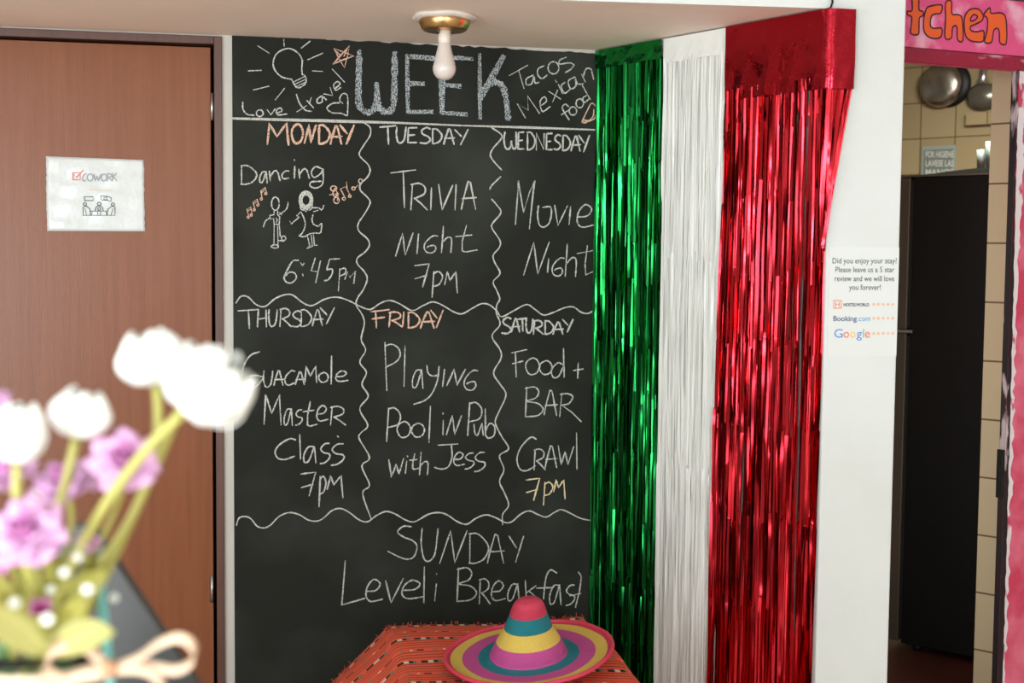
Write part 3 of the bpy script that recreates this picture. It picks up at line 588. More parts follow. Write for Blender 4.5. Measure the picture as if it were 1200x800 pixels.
mb = MB(); mb.tube([ML @ V((-.012, -.018, -.038)), ML @ V((-.014, -.02, -.046)), ML @ V((-.017, -.013, -.05))], .0015, 6); mb.build('wire', M['black_iron'], lamp)
mb = MB(); mb.lathe([(.0155, -.072), (.0168, -.078), (.022, -.1), (.027, -.119), (.0292, -.128)], ML, 32); collar = mb.build('bulb_collar', M['bulb_collar'], lamp)
mb = MB(); mb.lathe([(.0292, -.128), (.031, -.136), (.031, -.143), (.028, -.153), (.021, -.163), (.012, -.168), (0, -.17)], ML, 32); mb.build('bulb', M['bulb'], lamp)
# ------------------------------------------------------------------ foil curtains
def side_t(x, y): return (atz(x, y, ZC)-SIDE.P).dot(us)
tg0, tg1, tw1, tr1 = .004, side_t(783, 45), side_t(858, 31), LS
def curtain_pt(t, z, off):
    """along the side wall, then round the pillar corner"""
    if t <= LS: return SIDE.pt(t, z, off)
    a = SIDE.pt(LS, z, off); c = C.copy(); c.z = z
    e = PIL.pt(0, z, off)
    k = t-LS
    if k < .02:
        f = k/.02; d = (ns*(1-f)+nb*f).normalized()*off; return V((c.x+d.x, c.y+d.y, z))
    return PIL.pt(k-.02, z, off)
def fringe(name, parent, mt, t0, t1, ztop, zbot, n, wid, crimps, yaw, lean=lambda f: 0, offs=(.006, .02), tilt=.0022, gaps=()):
    mb = MB()
    for i in range(n):
        f = random.random() if i % 3 else (i+.5)/n
        if any(a < f < b and random.random() < pr for a, b, pr in gaps): continue
        t = t0+(t1-t0)*f; off = random.uniform(*offs); le = lean(f)
        zs = [ztop+random.uniform(-.01, .0)]
        for c in crimps:
            z = c+random.gauss(0, .018)
            if z < zs[-1]-.02 and random.random() < .72: zs += [z+.003, z-.003]
        out = [zs[0]]
        for z in zs[1:]:
            while out[-1]-z > .16: out.append(out[-1]-random.uniform(.05, .15))
            out.append(z)
        while out[-1] > zbot+.05: out.append(max(zbot+random.uniform(0, .03), out[-1]-random.uniform(.05, .16)))
        a = random.gauss(0, yaw); wd = wid*random.uniform(.7, 1.3); i0 = len(mb.v); ph = random.uniform(0, 6); o = off
        for j, z in enumerate(out):
            g = (ztop-z)/(ztop-zbot); tt = t+le*g+.0025*math.sin(ph+z*4); e = o+random.uniform(-tilt, tilt)
            da, db = math.cos(a)*wd/2, math.sin(a)*wd/2
            mb.v += [curtain_pt(tt-da, z, max(.003, e-db)), curtain_pt(tt+da, z, max(.003, e+db))]
            if j: mb.f.append((i0+2*j-2, i0+2*j-1, i0+2*j+1, i0+2*j)); mb.m.append(0); mb.sm.append(True)
            a = random.gauss(0, yaw) if random.random() < .45 else a+random.gauss(0, yaw*.25)
    o = mb.build(name, mt, parent); o['kind'] = 'stuff'; return o
def header(parent, mt, t0, t1, ztop, h, seedk, off=.022, ripple=.003):
    rnd = random.Random(seedk); ph = [rnd.uniform(0, 6) for _ in range(8)]
    def fn(a, b):
        t = t0+(t1-t0)*a; z = ztop-h*b
        r = ripple*(math.sin(a*31+ph[0]+b*2)*.4+math.sin(a*13+ph[1])*.5+math.sin(b*9+a*7+ph[2])*.35+math.sin(a*60+ph[3]+b*11)*.18)*(0.25+b)
        return curtain_pt(t, z, off+r)
    mb = MB(); mb.grid(fn, 70, 14); return mb.build('header_band', mt, parent)
gz = lambda x, y, off=.02: SIDE.sz(x, y, off)[1]
P0 = SIDE.pt((tg0+tg1)/2, 0, .02)
cg = thing('foil_curtain', 'green metallic foil fringe curtain beside the blackboard', 'curtain', P0, 'foil fringe curtains')
header(cg, M['green_sheet'], tg0, tg1, ZC-.004, .055, 1)
crg = [1.92, 1.78, 1.55, 1.42, 1.25, 1.08, .9, .7, .5, .3]
fringe('foil_fringe', cg, M['green_foil'], tg0, tg1, ZC-.05, .06, 240, .0065, crg, .42)
cw = thing('foil_curtain', 'pearly white foil fringe curtain between the green and red ones', 'curtain', SIDE.pt((tg1+tw1)/2, 0, .02), 'foil fringe curtains')
header(cw, M['white_foil'], tg1, tw1, ZC-.004, .07, 2, .014, .001)
fringe('foil_fringe', cw, M['white_foil'], tg1, tw1, ZC-.06, .06, 240, .006, [1.5, .9], .22, offs=(.004, .013))
crd = thing('foil_curtain', 'red metallic foil fringe curtain wrapped round the pillar corner', 'curtain', SIDE.pt((tw1+tr1)/2, 0, .02), 'foil fringe curtains')
tend = LS+.02+PIL.sz(1001, 60, .02)[0]
header(crd, M['red_sheet'], tw1, tend, ZC-.004, .2, 3, .026, .0035)
crr = [1.93, 1.86, 1.66, 1.46, 1.26, 1.05, .8, .55]
fringe('foil_fringe', crd, M['red_foil'], tw1, LS+.004, ZC-.17, .06, 290, .007, crr, .42, lambda f: -.035*(1-f)**2-.012*f, (.008, .026), gaps=((.57, .63, .6), (.67, .73, .75), (.79, .85, .65), (.2, .4, .2)))
mb_f = fringe('foil_fringe', crd, M['red_foil'], LS+.004, tend-.004, ZC-.19, ZC-.62, 26, .007, [1.93, 1.86, 1.68], .35, lambda f: -(tend-LS)*.95*f, (.01, .026))
mb = MB(); p = C + V((-.004, -.012, 0)); mb.tube([p+V((0, 0, .06)), p+V((.001, -.004, .012)), p+V((-.004, -.006, -.002)), p+V((-.016, -.004, -.006))], .0028, 6)
tag(mb.build('wire_hook', M['black_iron']), 'small black wire hook at the ceiling corner above the red curtain', 'hook')
# ------------------------------------------------------------------ door sheet
DOORP = Plane(WALL.P - nb*.008, ub, nb)
mb = MB(); q = [(54, 183), (168.5, 187.5), (170, 271), (55, 270.5)]
def sheet(a, b):
    t = (q[0][0]*(1-a)*(1-b)+q[1][0]*a*(1-b)+q[2][0]*a*b+q[3][0]*(1-a)*b, q[0][1]*(1-a)*(1-b)+q[1][1]*a*(1-b)+q[2][1]*a*b+q[3][1]*(1-a)*b)
    r = .0006*math.sin(a*17+b*5)+.0005*math.sin(b*23-a*6); e = (random.uniform(-1, 1)*.6 if a in (0, 1) else 0)
    return DOORP.px(t[0]+e, t[1], .0022+r)
mb.grid(sheet, 30, 24); sg = mb.build('door_notice', M['sleeve'], solid=.0005)
tag(sg, 'white coworking notice in a plastic sleeve taped on the brown door', 'notice')
cs = (30, 170); ks = 7.275
write([('C', 485, 518, 245, 305), ('O', 525, 575, 245, 305), ('W', 582, 642, 245, 305), ('O', 645, 690, 245, 305), ('R', 695, 738, 243, 305), ('K', 740, 778, 238, 305)], cs, ks, 'ink_grey', 1.3, 'print_title', DOORP, sg, .0042)
write([('-', (403, 235), (465, 235), (465, 295), (403, 295), (403, 235)), ('-', (412, 250), (432, 278), (490, 215))], cs, ks, 'ink_red', 1.6, 'print_check_mark', DOORP, sg, .0042)
write([('-', (500, 440), (575, 440), (575, 472), (515, 472), (505, 480), (500, 440)), ('-', (640, 432), (695, 436), (730, 448), (728, 480), (700, 470), (645, 468), (640, 432)), ('-', (668, 445), (692, 445), (692, 465), (668, 465), (668, 445)),
       ('oval', 505, 503, 14, 12), ('oval', 627, 500, 15, 14), ('oval', 745, 505, 14, 12), ('-', (490, 598), (490, 528), (520, 520), (548, 545), (552, 598)), ('-', (762, 598), (762, 528), (735, 520), (700, 548), (696, 598)),
       ('~', (592, 560), (600, 530), (627, 518), (652, 530), (662, 560)), ('oval', 627, 545, 12, 12), ('-', (555, 562), (700, 562)), ('-', (490, 598), (762, 598)), ('-', (570, 562), (560, 598)), ('-', (612, 565), (618, 598)), ('-', (640, 565), (636, 598)), ('-', (685, 562), (690, 598)), ('-', (505, 540), (520, 598)), ('-', (745, 540), (728, 598))], cs, ks, 'ink', 1.0, 'print_drawing', DOORP, sg, .0042)
write([('-', (540+i*24, 378+i*.6), (555+i*24, 378+i*.6)) for i in range(8)], cs, ks, 'ink_peach', .9, 'print_small_line', DOORP, sg, .0042)
# ------------------------------------------------------------------ printed text helper
def text(body, pl, x0, x1, ybase, cap, mt, name, parent, off, bold=0.0):
    cu = bpy.data.curves.new('txt', 'FONT'); cu.body = body; cu.size = 1; cu.offset = bold; cu.resolution_u = 3
    to = bpy.data.objects.new('txt', cu); COL.objects.link(to); bpy.context.view_layer.update()
    me = bpy.data.meshes.new_from_object(to.evaluated_get(bpy.context.evaluated_depsgraph_get()))
    bpy.data.objects.remove(to); xs = [v.co.x for v in me.vertices]
    a, b = min(xs), max(xs); sA, zA = pl.sz(x0, ybase, off); sB, zB = pl.sz(x1, ybase, off); zT = pl.sz(x0, ybase-cap, off)[1]
    for v in me.vertices:
        f = (v.co.x-a)/(b-a); z = zA+(zB-zA)*f+(zT-zA)*v.co.y/.72
        v.co = pl.pt(sA+(sB-sA)*f, z, off)
    me.materials.clear(); me.materials.append(M[mt]); me.name = name
    o = bpy.data.objects.new(name, me); COL.objects.link(o); o.parent = parent; o.matrix_parent_inverse = parent.matrix_world.inverted(); return o
# review poster on the pillar
mb = MB(); a, zt_ = PIL.sz(972, 289); b, _ = PIL.sz(1053.5, 290); _, zb_ = PIL.sz(1030, 417)
mb.box(PIL, a, b, zb_, zt_, .0005, .002); poster = mb.build('review_poster', M['paper'])
tag(poster, 'white printed review request sheet with star rows on the pillar', 'poster')
for i, (tx, x0, x1, y) in enumerate((('Did you enjoy your stay?', 975.5, 1051, 308.5), ('Please leave us a 5 star', 979, 1048, 318.8), ('review and we will love', 978, 1048, 329.3), ('you forever!', 995, 1032, 339.5))):
    text(tx, PIL, x0, x1, y, 6.6, 'ink', 'printed_line', poster, .0026, .008)
text('HOSTELWORLD', PIL, 988.5, 1018.5, 358.6, 3.6, 'ink', 'printed_name', poster, .0026, .035)
text('Booking', PIL, 976.5, 1004, 376, 6.2, 'ink_navy', 'printed_name', poster, .0026, .012)
text('.com', PIL, 1004.5, 1020, 376, 6.2, 'ink_blue', 'printed_name', poster, .0026, .008)
for ch, x0, x1, mt in (('G', 977.5, 987.5, 'ink_gblue'), ('o', 988.3, 995, 'ink_gred'), ('o', 996, 1002.6, 'ink_gyel'), ('g', 1003.6, 1010, 'ink_gblue'), ('l', 1011.2, 1012.4, 'ink_ggrn'), ('e', 1013.4, 1019.5, 'ink_gred')):
    text(ch, PIL, x0, x1, 395.5, 10.6, mt, 'printed_letter', poster, .0026, .004)
mb = MB(); stroke(mb, PIL, [(977, 352), (986, 352), (986, 361), (977, 361), (977, 352)], 1.2, .0024); stroke(mb, PIL, [(979.5, 354), (979.5, 359.5)], 1.2, .0024); stroke(mb, PIL, [(983.5, 354), (983.5, 359.5)], 1.2, .0024); stroke(mb, PIL, [(979.5, 356.7), (983.5, 356.7)], 1.0, .0024)
mb.build('printed_logo', M['ink_orange'], poster)
for y in (356.5, 372.8, 390.6):
    for x in (1024, 1029.4, 1035, 1040.7, 1046.2):
        mb = MB(); mb.poly([PIL.px(x+(2.7 if k % 2 == 0 else 1.15)*math.sin(k*math.pi/5), y-(2.7 if k % 2 == 0 else 1.15)*math.cos(k*math.pi/5), .0026) for k in range(10)]); mb.build('printed_star', M['ink_peach'], poster)
# ------------------------------------------------------------------ kitchen sign
s1, z1 = KW.sz(1062, 56); _, ztop = KW.sz(1150, -2); _, zbot = KW.sz(1125, 61)
mb = MB(); mb.box(KW, -.2, kend-.12, zbot, ztop, .001, .016); ks_ = mb.build('kitchen_sign', M['pink'], bevel=.003)
tag(ks_, 'pink painted sign board with orange letters above the kitchen doorway', 'sign')
ck = (960, 0)
LET = {
 't': [[(545, -30), (582, -30), (585, 55), (608, 66), (608, 92), (588, 105), (585, 160), (580, 202), (538, 196), (540, 150), (542, 100), (520, 88), (518, 66), (546, 58)]],
 'c': [[(640, 40), (700, 28), (722, 36), (712, 76), (680, 82), (657, 98), (652, 150), (672, 166), (718, 166), (714, 214), (680, 226), (640, 215), (615, 182), (612, 120), (622, 68)]],
 'h': [[(742, 16), (775, 8), (778, 80), (815, 86), (838, 112), (842, 235), (812, 232), (808, 162), (795, 150), (781, 166), (775, 222), (738, 220), (741, 110)]],
 'e': [[(855, 95), (880, 58), (930, 52), (960, 86), (954, 120), (915, 142), (886, 156), (892, 180), (925, 186), (962, 180), (966, 215), (955, 244), (900, 242), (866, 222), (852, 180), (850, 130)], [(887, 110), (905, 86), (928, 96), (915, 116), (890, 124)]],
 'n': [[(965, 86), (1000, 45), (1008, 78), (1060, 75), (1090, 96), (1099, 170), (1095, 256), (1060, 250), (1056, 190), (1044, 165), (1022, 182), (1010, 246), (970, 246), (984, 180), (986, 110)]],
}
for ch, loops in LET.items():
    outer = cr([(x, y) for x, y in loops[0]]+[loops[0][0]], 4, True)[:-1]
    cu = bpy.data.curves.new('l', 'CURVE'); cu.dimensions = '2D'; cu.fill_mode = 'BOTH'
    allp = []
    for lp in loops:
        pp = cr(list(lp)+[lp[0]], 4, True)[:-1]; allp.append(pp)
        sp = cu.splines.new('POLY'); sp.points.add(len(pp)-1); sp.use_cyclic_u = True
        for k, (x, y) in enumerate(pp):
            s, z = KW.sz(ck[0]+x/5, ck[1]+y/5, .017); sp.points[k].co = (s, z, 0, 1)
    to = bpy.data.objects.new('l', cu); COL.objects.link(to); bpy.context.view_layer.update()
    me = bpy.data.meshes.new_from_object(to.evaluated_get(bpy.context.evaluated_depsgraph_get())); bpy.data.objects.remove(to)
    for v in me.vertices: v.co = KW.pt(v.co.x, v.co.y, .0172)
    me.materials.clear(); me.materials.append(M['letter_orange']); me.name = 'painted_letter'
    o = bpy.data.objects.new('painted_letter', me); COL.objects.link(o); o.parent = ks_; o['label'] = 'orange painted letter ' + ch
    mb = MB()
    for pp in allp: stroke(mb, KW, [(ck[0]+x/5, ck[1]+y/5) for x, y in pp+[pp[0], pp[1]]], 1.7, .0176, .1)
    mb.build('letter_outline', M['letter_line'], o)
mb = MB(); _, za = KW.sz(1180, 7); mb.box(KW, .05, kend-.12, ztop-.0, ztop+.12, .001, .02); mb.build('trim_5', M['dgreen'])['kind'] = 'structure'
# ------------------------------------------------------------------ kitchen things
FRP = aty(1070.5, 207, 5.0); FR = Plane(V((FRP.x, FRP.y, 0)), ut, nt); ztf = FRP.z
fr = thing('refrigerator', 'tall black refrigerator seen side on through the kitchen doorway', 'refrigerator', FR.pt(.3, 0, -.3))
mb = MB(); mb.box(FR, 0, .62, .03, ztf, -.6, 0); mb.build('body', M['fridge'], fr, bevel=.006)
_, zsp = FR.sz(1062, 388)
for a, b in ((.035, zsp-.006), (zsp+.006, ztf-.002)):
    mb = MB(); mb.box(FR, -.062, -.012, a, b, -.6, -.002); d = mb.build('door', M['fridge_door'], fr, bevel=.004)
    g = MB(); g.box(FR, -.012, .0, a+.01, b-.01, -.59, -.008); g.build('gasket', M['dark_plastic'], d)
    h = MB(); h.tube([FR.pt(-.062, a+.35 if b < zsp else a+.1, -.54), FR.pt(-.09, a+.37 if b < zsp else a+.12, -.54), FR.pt(-.09, b-.1 if b < zsp else a+.4, -.54), FR.pt(-.062, b-.08 if b < zsp else a+.42, -.54)], .01, 8); h.build('handle', M['steel'], d)
mb = MB(); mb.box(FR, -.055, .015, zsp-.005, zsp+.005, -.58, .006); mb.build('hinge_pin', M['steel'], fr)
mb = MB()
def cap(a, b):
    s = -.05+.67*a; z = ztf+.004+.035*math.sin(math.pi*min(1, .08+a*.75))*(1 if 0 < b < 1 else .0); return FR.pt(s, z, -.6+.595*b)
mb.grid(cap, 24, 4); M['matte_black'] = mat('matte_black', (14, 14, 12), .95, Specular_IOR_Level=.0); mb.build('top_cover', M['matte_black'], fr)
mb = MB(); mb.box(FR, -.06, .62, ztf-.001, ztf+.006, -.6, .002); mb.build('edge_trim', M['glass_grey'], fr)
for a in (.05, .57):
    for b in (-.55, -.05):
        mb = MB(); mb.tube([FR.pt(a, 0, b), FR.pt(a, .035, b)], .02, 10); mb.build('foot', M['dark_plastic'], fr)
def wall_disc(name, label, cat, x, y, rx, ry, mt, depth, off, rim=None):
    c = KB.px(x, y, off); rr = ry*(c-CAM).length/FPX
    Mx = Matrix((( KB.u.x, 0, KB.n.x, c.x), (KB.u.y, 0, KB.n.y, c.y), (0, 1, 0, c.z), (0, 0, 0, 1)))
    mb = MB(); mb.lathe([(rr, 0), (rr*1.0, .004), (rr*.96, depth*.5), (rr*.7, depth*.85), (rr*.3, depth), (0, depth)], Mx, 40)
    t = thing(name, label, cat, KB.px(x, y)); mb.build('dish', M[mt], t)
    h = MB(); h.tube([Mx @ V((0, rr*.9, .0)), Mx @ V((0, rr*1.3, 0)), Mx @ V((0, rr*1.45, 0))], .012, 8); h.build('handle', M[mt], t)
    h = MB(); h.tube([Mx @ V((0, rr*1.42, 0)), Mx @ V((0, rr*1.42, -off))], .006, 6); h.build('hook', M['steel'], t)
    return t
wall_disc('wall_pan', 'dented silver round pan hanging high on the tiled kitchen wall', 'pan', 1103, 100, 20, 24, 'alu', .05, .05)
wall_disc('frying_pan', 'black pan hanging on the tiles behind the silver pan', 'pan', 1112, 99, 20, 25, 'black_iron', .03, .012)
c = KB.px(1153, 113, .03); kk = (c-CAM).length/FPX
jug = thing('hanging_ladle', 'grey enamel ladle hanging beside the silver pan', 'ladle', KB.px(1153, 113))
Mx = Matrix(((KB.u.x, 0, KB.n.x, c.x), (KB.u.y, 0, KB.n.y, c.y), (0, 1, 0, c.z), (0, 0, 0, 1)))
mb = MB(); mb.lathe([(.0, .05), (12*kk, .045), (17*kk, .02), (17.5*kk, 0), (15*kk, -.004), (0, -.004)], Mx @ Matrix.Diagonal((1.05, .85, 1, 1)), 32); mb.build('bowl', M['glass_grey'], jug)
mb = MB(); mb.tube([Mx @ V((0, 12*kk, .02)), Mx @ V((0, 24*kk, .012)), Mx @ V((0, 60*kk, .01))], [.035, .018, .018], 10); mb.build('handle', M['steel'], jug)
hs = MB(); q = [(1081.5, 171.5), (1120, 173.5)]
s0_, zt1 = KB.sz(1081.5, 172); s1_, _ = KB.sz(1121, 172); _, zb1 = KB.sz(1100, 213)
hs.box(KB, s0_, s1_, zb1, zt1, .001, .012); hs = hs.build('hygiene_sign', M['signgrey'])
tag(hs, 'grey green hand washing sign on kitchen tiles above the refrigerator', 'sign')
for i, (tx, y) in enumerate((('POR HIGIENE', 185.5), ('LAVESE LAS', 196), ('MANOS', 206.5))):
    mb = MB(); _, za = KB.sz(1100, y-10.2); _, zb = KB.sz(1100, y+.2); mb.box(KB, s0_+.012, s1_-.012, zb, za, .012, .013); mb.build('sign_bar', M['signbar'], hs)
    text(tx, KB, 1084.5, 1117.5, y-1.2, 7.4, 'signtext', 'sign_line', hs, .0135, .02)
for x, y, lab in ((1149.5, 194, 'shorter clear glass on top of the refrigerator left of another'), (1159.5, 191, 'taller clear glass on top of the refrigerator by the tiled edge')):
    p = FR.px(x, y, -.25); r = .017; h = .08 if y > 192 else .11
    t = MB(); t.lathe([(0, 0), (r*.8, 0), (r, h), (r*.94, h), (r*.74, .006), (0, .006)], Matrix.Translation((p.x, p.y, ztf+.03)), 20)
    tag(t.build('drinking_glass', M['signbar']), lab, 'glass', 'glasses on the refrigerator')
# ------------------------------------------------------------------ low table, woven cloth, sombrero
ZTB = .42; tb = atz(450, 739, ZTB); TB = Plane(V((tb.x, tb.y, 0)), ub, nb)
tl = (atz(712, 752, ZTB)-TB.P).dot(ub); td = .62
tab = thing('low_table', 'low wooden table under the orange striped cloth', 'table', TB.pt(tl/2, 0, td/2))
mb = MB(); mb.box(TB, .02, tl-.02, ZTB-.03, ZTB-.004, .02, td-.02); mb.build('tabletop', M['table'], tab, bevel=.004)
for a in (.04, tl-.09):
    for b in (.04, td-.09):
        mb = MB(); mb.box(TB, a, a+.05, 0, ZTB-.03, b, b+.05); mb.build('leg', M['table'], tab)
cloth_m = bpy.data.materials.new('woven_striped_cloth'); cloth_m.use_nodes = True
N, L = cloth_m.node_tree.nodes, cloth_m.node_tree.links; p = N['Principled BSDF']; p.inputs['Roughness'].default_value = .9
uv = N.new('ShaderNodeUVMap'); sx = N.new('ShaderNodeSeparateXYZ'); L.new(uv.outputs['UV'], sx.inputs[0])
def math_(op, a, b=None):
    n = N.new('ShaderNodeMath'); n.operation = op
    for i, v in enumerate((a, b)):
        if v is None: continue
        if isinstance(v, (int, float)): n.inputs[i].default_value = v
        else: L.new(v, n.inputs[i])
    return n.outputs[0]
def ramp(src, stops):
    r = N.new('ShaderNodeValToRGB'); r.color_ramp.interpolation = 'CONSTANT'
    e = r.color_ramp.elements; e[0].position = stops[0][0]; e[0].color = lin(stops[0][1]); e[1].position = stops[1][0]; e[1].color = lin(stops[1][1])
    for ps, c in stops[2:]: k = e.new(ps); k.color = lin(c)
    L.new(src, r.inputs['Fac']); return r.outputs['Color']
OR, BK, WH, TE, DR = (240, 98, 66), (40, 30, 30), (224, 210, 186), (70, 140, 130), (220, 74, 48)
vv = math_('FRACT', math_('MULTIPLY', sx.outputs['Y'], 6.2))
base = ramp(vv, [(0, OR), (.17, BK), (.19, OR), (.27, BK), (.29, OR), (.37, BK), (.39, OR), (.47, DR), (.52, OR), (.68, BK), (.70, OR), (.79, BK), (.81, OR), (.90, BK), (.92, OR)])
du = math_('FRACT', math_('MULTIPLY', sx.outputs['X'], 15))
dash = ramp(du, [(0, BK), (.28, WH), (.5, BK), (.68, TE), (.82, OR)])
dash2 = ramp(math_('FRACT', math_('ADD', math_('MULTIPLY', sx.outputs['X'], 11), .3)), [(0, BK), (.22, OR), (.5, TE), (.62, OR), (.8, WH), (.88, OR)])
mk1 = math_('MULTIPLY', math_('GREATER_THAN', vv, .03), math_('LESS_THAN', vv, .125)); mk2 = math_('MULTIPLY', math_('GREATER_THAN', vv, .575), math_('LESS_THAN', vv, .63))
def mixc(f, a, b):
    m = N.new('ShaderNodeMix'); m.data_type = 'RGBA'; L.new(f, m.inputs[0]); L.new(a, m.inputs[6]); L.new(b, m.inputs[7]); return m.outputs[2]
L.new(mixc(mk2, mixc(mk1, base, dash), dash2), p.inputs['Base Color'])
wv = N.new('ShaderNodeTexWave'); wv.inputs['Scale'].default_value = 190; wv.bands_direction = 'Y'; L.new(uv.outputs['UV'], wv.inputs['Vector'])
bp = N.new('ShaderNodeBump'); bp.inputs['Strength'].default_value = .15; bp.inputs['Distance'].default_value = .002; L.new(wv.outputs['Fac'], bp.inputs['Height']); L.new(bp.outputs['Normal'], p.inputs['Normal'])
DL, DRR, DF = .34, .3, .3
def cloth_pt(a, b):
    """a: metres along the table from its left edge, b: metres from the back edge"""
    s, n, z = a, b, ZTB+.004
    r = .03
    if a < r:
        d = r-a; sp = 1+.25*math.sin(b*9)
        s = r-min(d, .05)*.9-max(0, d-.05)*.85*sp; z -= (d*d/.05*.5 if d < .05 else .025+(d-.05)*.84)
    if a > tl-r:
        d = a-(tl-r); s = tl-r+min(d, .04)*.8+max(0, d-.04)*.12*(1+math.sin(b*15)); z -= (d*d/.04*.5 if d < .04 else .02+(d-.04)*.97)
    if b > td-r:
        d = b-(td-r); n = td-r+min(d, .04)*.8+max(0, d-.04)*.15*(1+math.sin(a*14)); z -= (d*d/.04*.5 if d < .04 else .02+(d-.04)*.97)
    z += (.006*math.sin(a*11+b*7)+.006*math.sin(b*13-a*5)+.006)*(1 if 0 < a < tl and b < td else .3)
    n += .012*math.sin(a*9)*max(0, 1-b*6)
    return TB.pt(s, max(z, .03), n)
mb = MB(); NU, NV = 110, 90; A0_, A1_, B0_, B1_ = -DL, tl+DRR, -.012, td+DF
mb.grid(lambda u, v: cloth_pt(A0_+(A1_-A0_)*u, B0_+(B1_-B0_)*v), NU, NV)
mb.uv = [(A0_+(A1_-A0_)*a/NU, (B0_+(B1_-B0_)*b/NV)+.02*math.sin((A0_+(A1_-A0_)*a/NU)*5)) for a in range(NU+1) for b in range(NV+1)]
cloth = mb.build('woven_cloth', cloth_m, solid=.002)
tag(cloth, 'orange woven cloth with black stripes draped over the low table', 'cloth')
mb = MB()
for i in range(230):
    a = A0_+(A1_-A0_)*random.random(); p0 = cloth_pt(a, B0_); d = nb*-.009*random.uniform(.4, 1.6)+Z*random.uniform(-.004, .008)+ub*random.uniform(-.008, .008)
    mb.tube([p0, p0+d*.5, p0+d+Z*random.uniform(-.004, .003)], .0009, 4)
for i in range(60):
    b = B0_+(B1_-B0_)*random.random(); p0 = cloth_pt(A0_, b); mb.tube([p0, p0-Z*.02-ub*.006+nb*random.uniform(-.006, .006)], .0009, 4)
mb.build('fringe', M['fringe'], cloth)['kind'] = 'stuff'
hc = atz(619, 766, ZTB+.045)
hat = thing('sombrero', 'striped straw sombrero in pink, teal, yellow and magenta on the orange cloth', 'hat', (hc.x, hc.y, ZTB+.012))
MH = Matrix.Translation((hc.x, hc.y, ZTB+.045)) @ Matrix.Rotation(math.radians(6.5), 4, 'X') @ Matrix.Rotation(math.radians(-4.5), 4, 'Y') @ Matrix.Diagonal((.93, .93, .86, 1))
HM = [M['straw_pink'], M['straw_teal'], M['straw_yellow'], M['straw_magenta']]
def rough(pr, n):  # coil ridges of the sewn straw braid
    out = []
    for (r0, z0, m0), (r1, z1, m1) in zip(pr, pr[1:]):
        for k in range(n): out.append((r0+(r1-r0)*k/n, z0+(z1-z0)*k/n, m0))
    out.append(pr[-1]); return out
crown = rough([(.0005, .178, 0), (.018, .176, 0), (.032, .169, 0), (.040, .158, 0), (.046, .142, 0), (.050, .128, 1), (.058, .106, 1), (.0655, .086, 2), (.077, .064, 2), (.088, .044, 3), (.098, .022, 3), (.104, .006, 3), (.108, 0, 3)], 4)
def hatfn(pr, bend=True):
    def fn(a, b):
        r, z, _ = pr[round(b*(len(pr)-1))]; t = 2*math.pi*a; kk = round(b*(len(pr)-1))
        rr = r*(1+.012*math.sin(3*t+1))+(.0011 if kk % 2 else 0)
        x, y = rr*math.cos(t), rr*math.sin(t)
        if bend: x += .012*(max(z, 0)/.178)**1.3
        else:
            up = max(0, (r-.1)/.14); z = z+up*up*(.005*math.sin(2*t+.6)+.010*math.cos(t+1.0))+.001*math.sin(9*t)*up
        return MH @ V((x, y, z))
    return fn
def hatpart(pr, name, bend):
    mb = MB(); n = len(pr)-1; mb.grid(hatfn(pr, bend), 72, n, 0, True, lambda a, b: pr[b][2])
    mb.uv = [(pr[b][0]*8+pr[b][1]*8, a/72*3.0*.25) for a in range(72) for b in range(n+1)]
    return mb.build(name, HM, hat, solid=.004)
hatpart(crown, 'crown', True)
brim = rough([(.106, 0, 1), (.122, -.003, 1), (.143, -.004, 3), (.166, -.002, 3), (.188, -.002, 2), (.207, -.001, 2), (.222, .002, 0), (.231, .006, 0), (.235, .009, 0)], 4)
hatpart(brim, 'brim', False)
mb = MB(); fnb = hatfn(brim, False); mb.tube([fnb(a/72, 1) for a in range(73)], .0055, 8, cap=False); mb.build('brim_edge', M['straw_pink'], hat)
# ------------------------------------------------------------------ counter with the flower vase
ZK = .98
ct = thing('counter', 'wooden counter carrying the flower vase in the foreground', 'counter', (-.55, 1.15, 0))
mb = MB(); mb.abox(-1.25, .05, .82, 1.52, ZK-.035, ZK); mb.build('counter_top', M['counter'], ct, bevel=.004)
mb = MB(); mb.abox(-1.2, 0, .88, 1.46, 0, ZK-.035); mb.build('cabinet', M['frame_wood'], ct)
YV = 1.12
vc = aty(42, 770, YV); vx, vy = vc.x, vc.y; zneck = aty(42, 752, YV).z
vase = thing('glass_vase', 'clear glass vase of flowers with a cream ribbon bow', 'vase', (vx, vy, ZK))
hz = zneck-ZK
mb = MB(); mb.lathe([(0, .001), (.05, .001), (.054, .006), (.054, hz*.75), (.05, hz*.9), (.051, hz), (.0485, hz), (.0475, hz*.9), (.051, hz*.75), (.051, .012), (0, .012)], Matrix.Translation((vx, vy, ZK)), 40); mb.build('jar', M['glass'], vase)
VM = V((vx, vy, zneck)); VB = V((vx, vy, ZK+.02))
def bez(p0, p1, p2, n=14): return [p0*(1-t)**2+p1*2*t*(1-t)+p2*t*t for t in [i/n for i in range(n+1)]]
def stem_pts(tip, dirn, k):
    an = k*2.399; mouth = VM+V((.028*math.cos(an), .028*math.sin(an), 0)); mouth.x += (tip.x-vx)*.08
    base = VB+V((-.03*math.cos(an), -.03*math.sin(an), 0))
    low = [base+(mouth-base)*i/4 for i in range(4)]
    up = bez(mouth, tip-dirn*(tip-mouth).length*.45, tip, 16)
    return low+up
def frame(axis):
    a = axis.normalized(); x = a.orthogonal().normalized(); y = a.cross(x)
    return Matrix(((x.x, y.x, a.x, 0), (x.y, y.y, a.y, 0), (x.z, y.z, a.z, 0), (0, 0, 0, 1)))
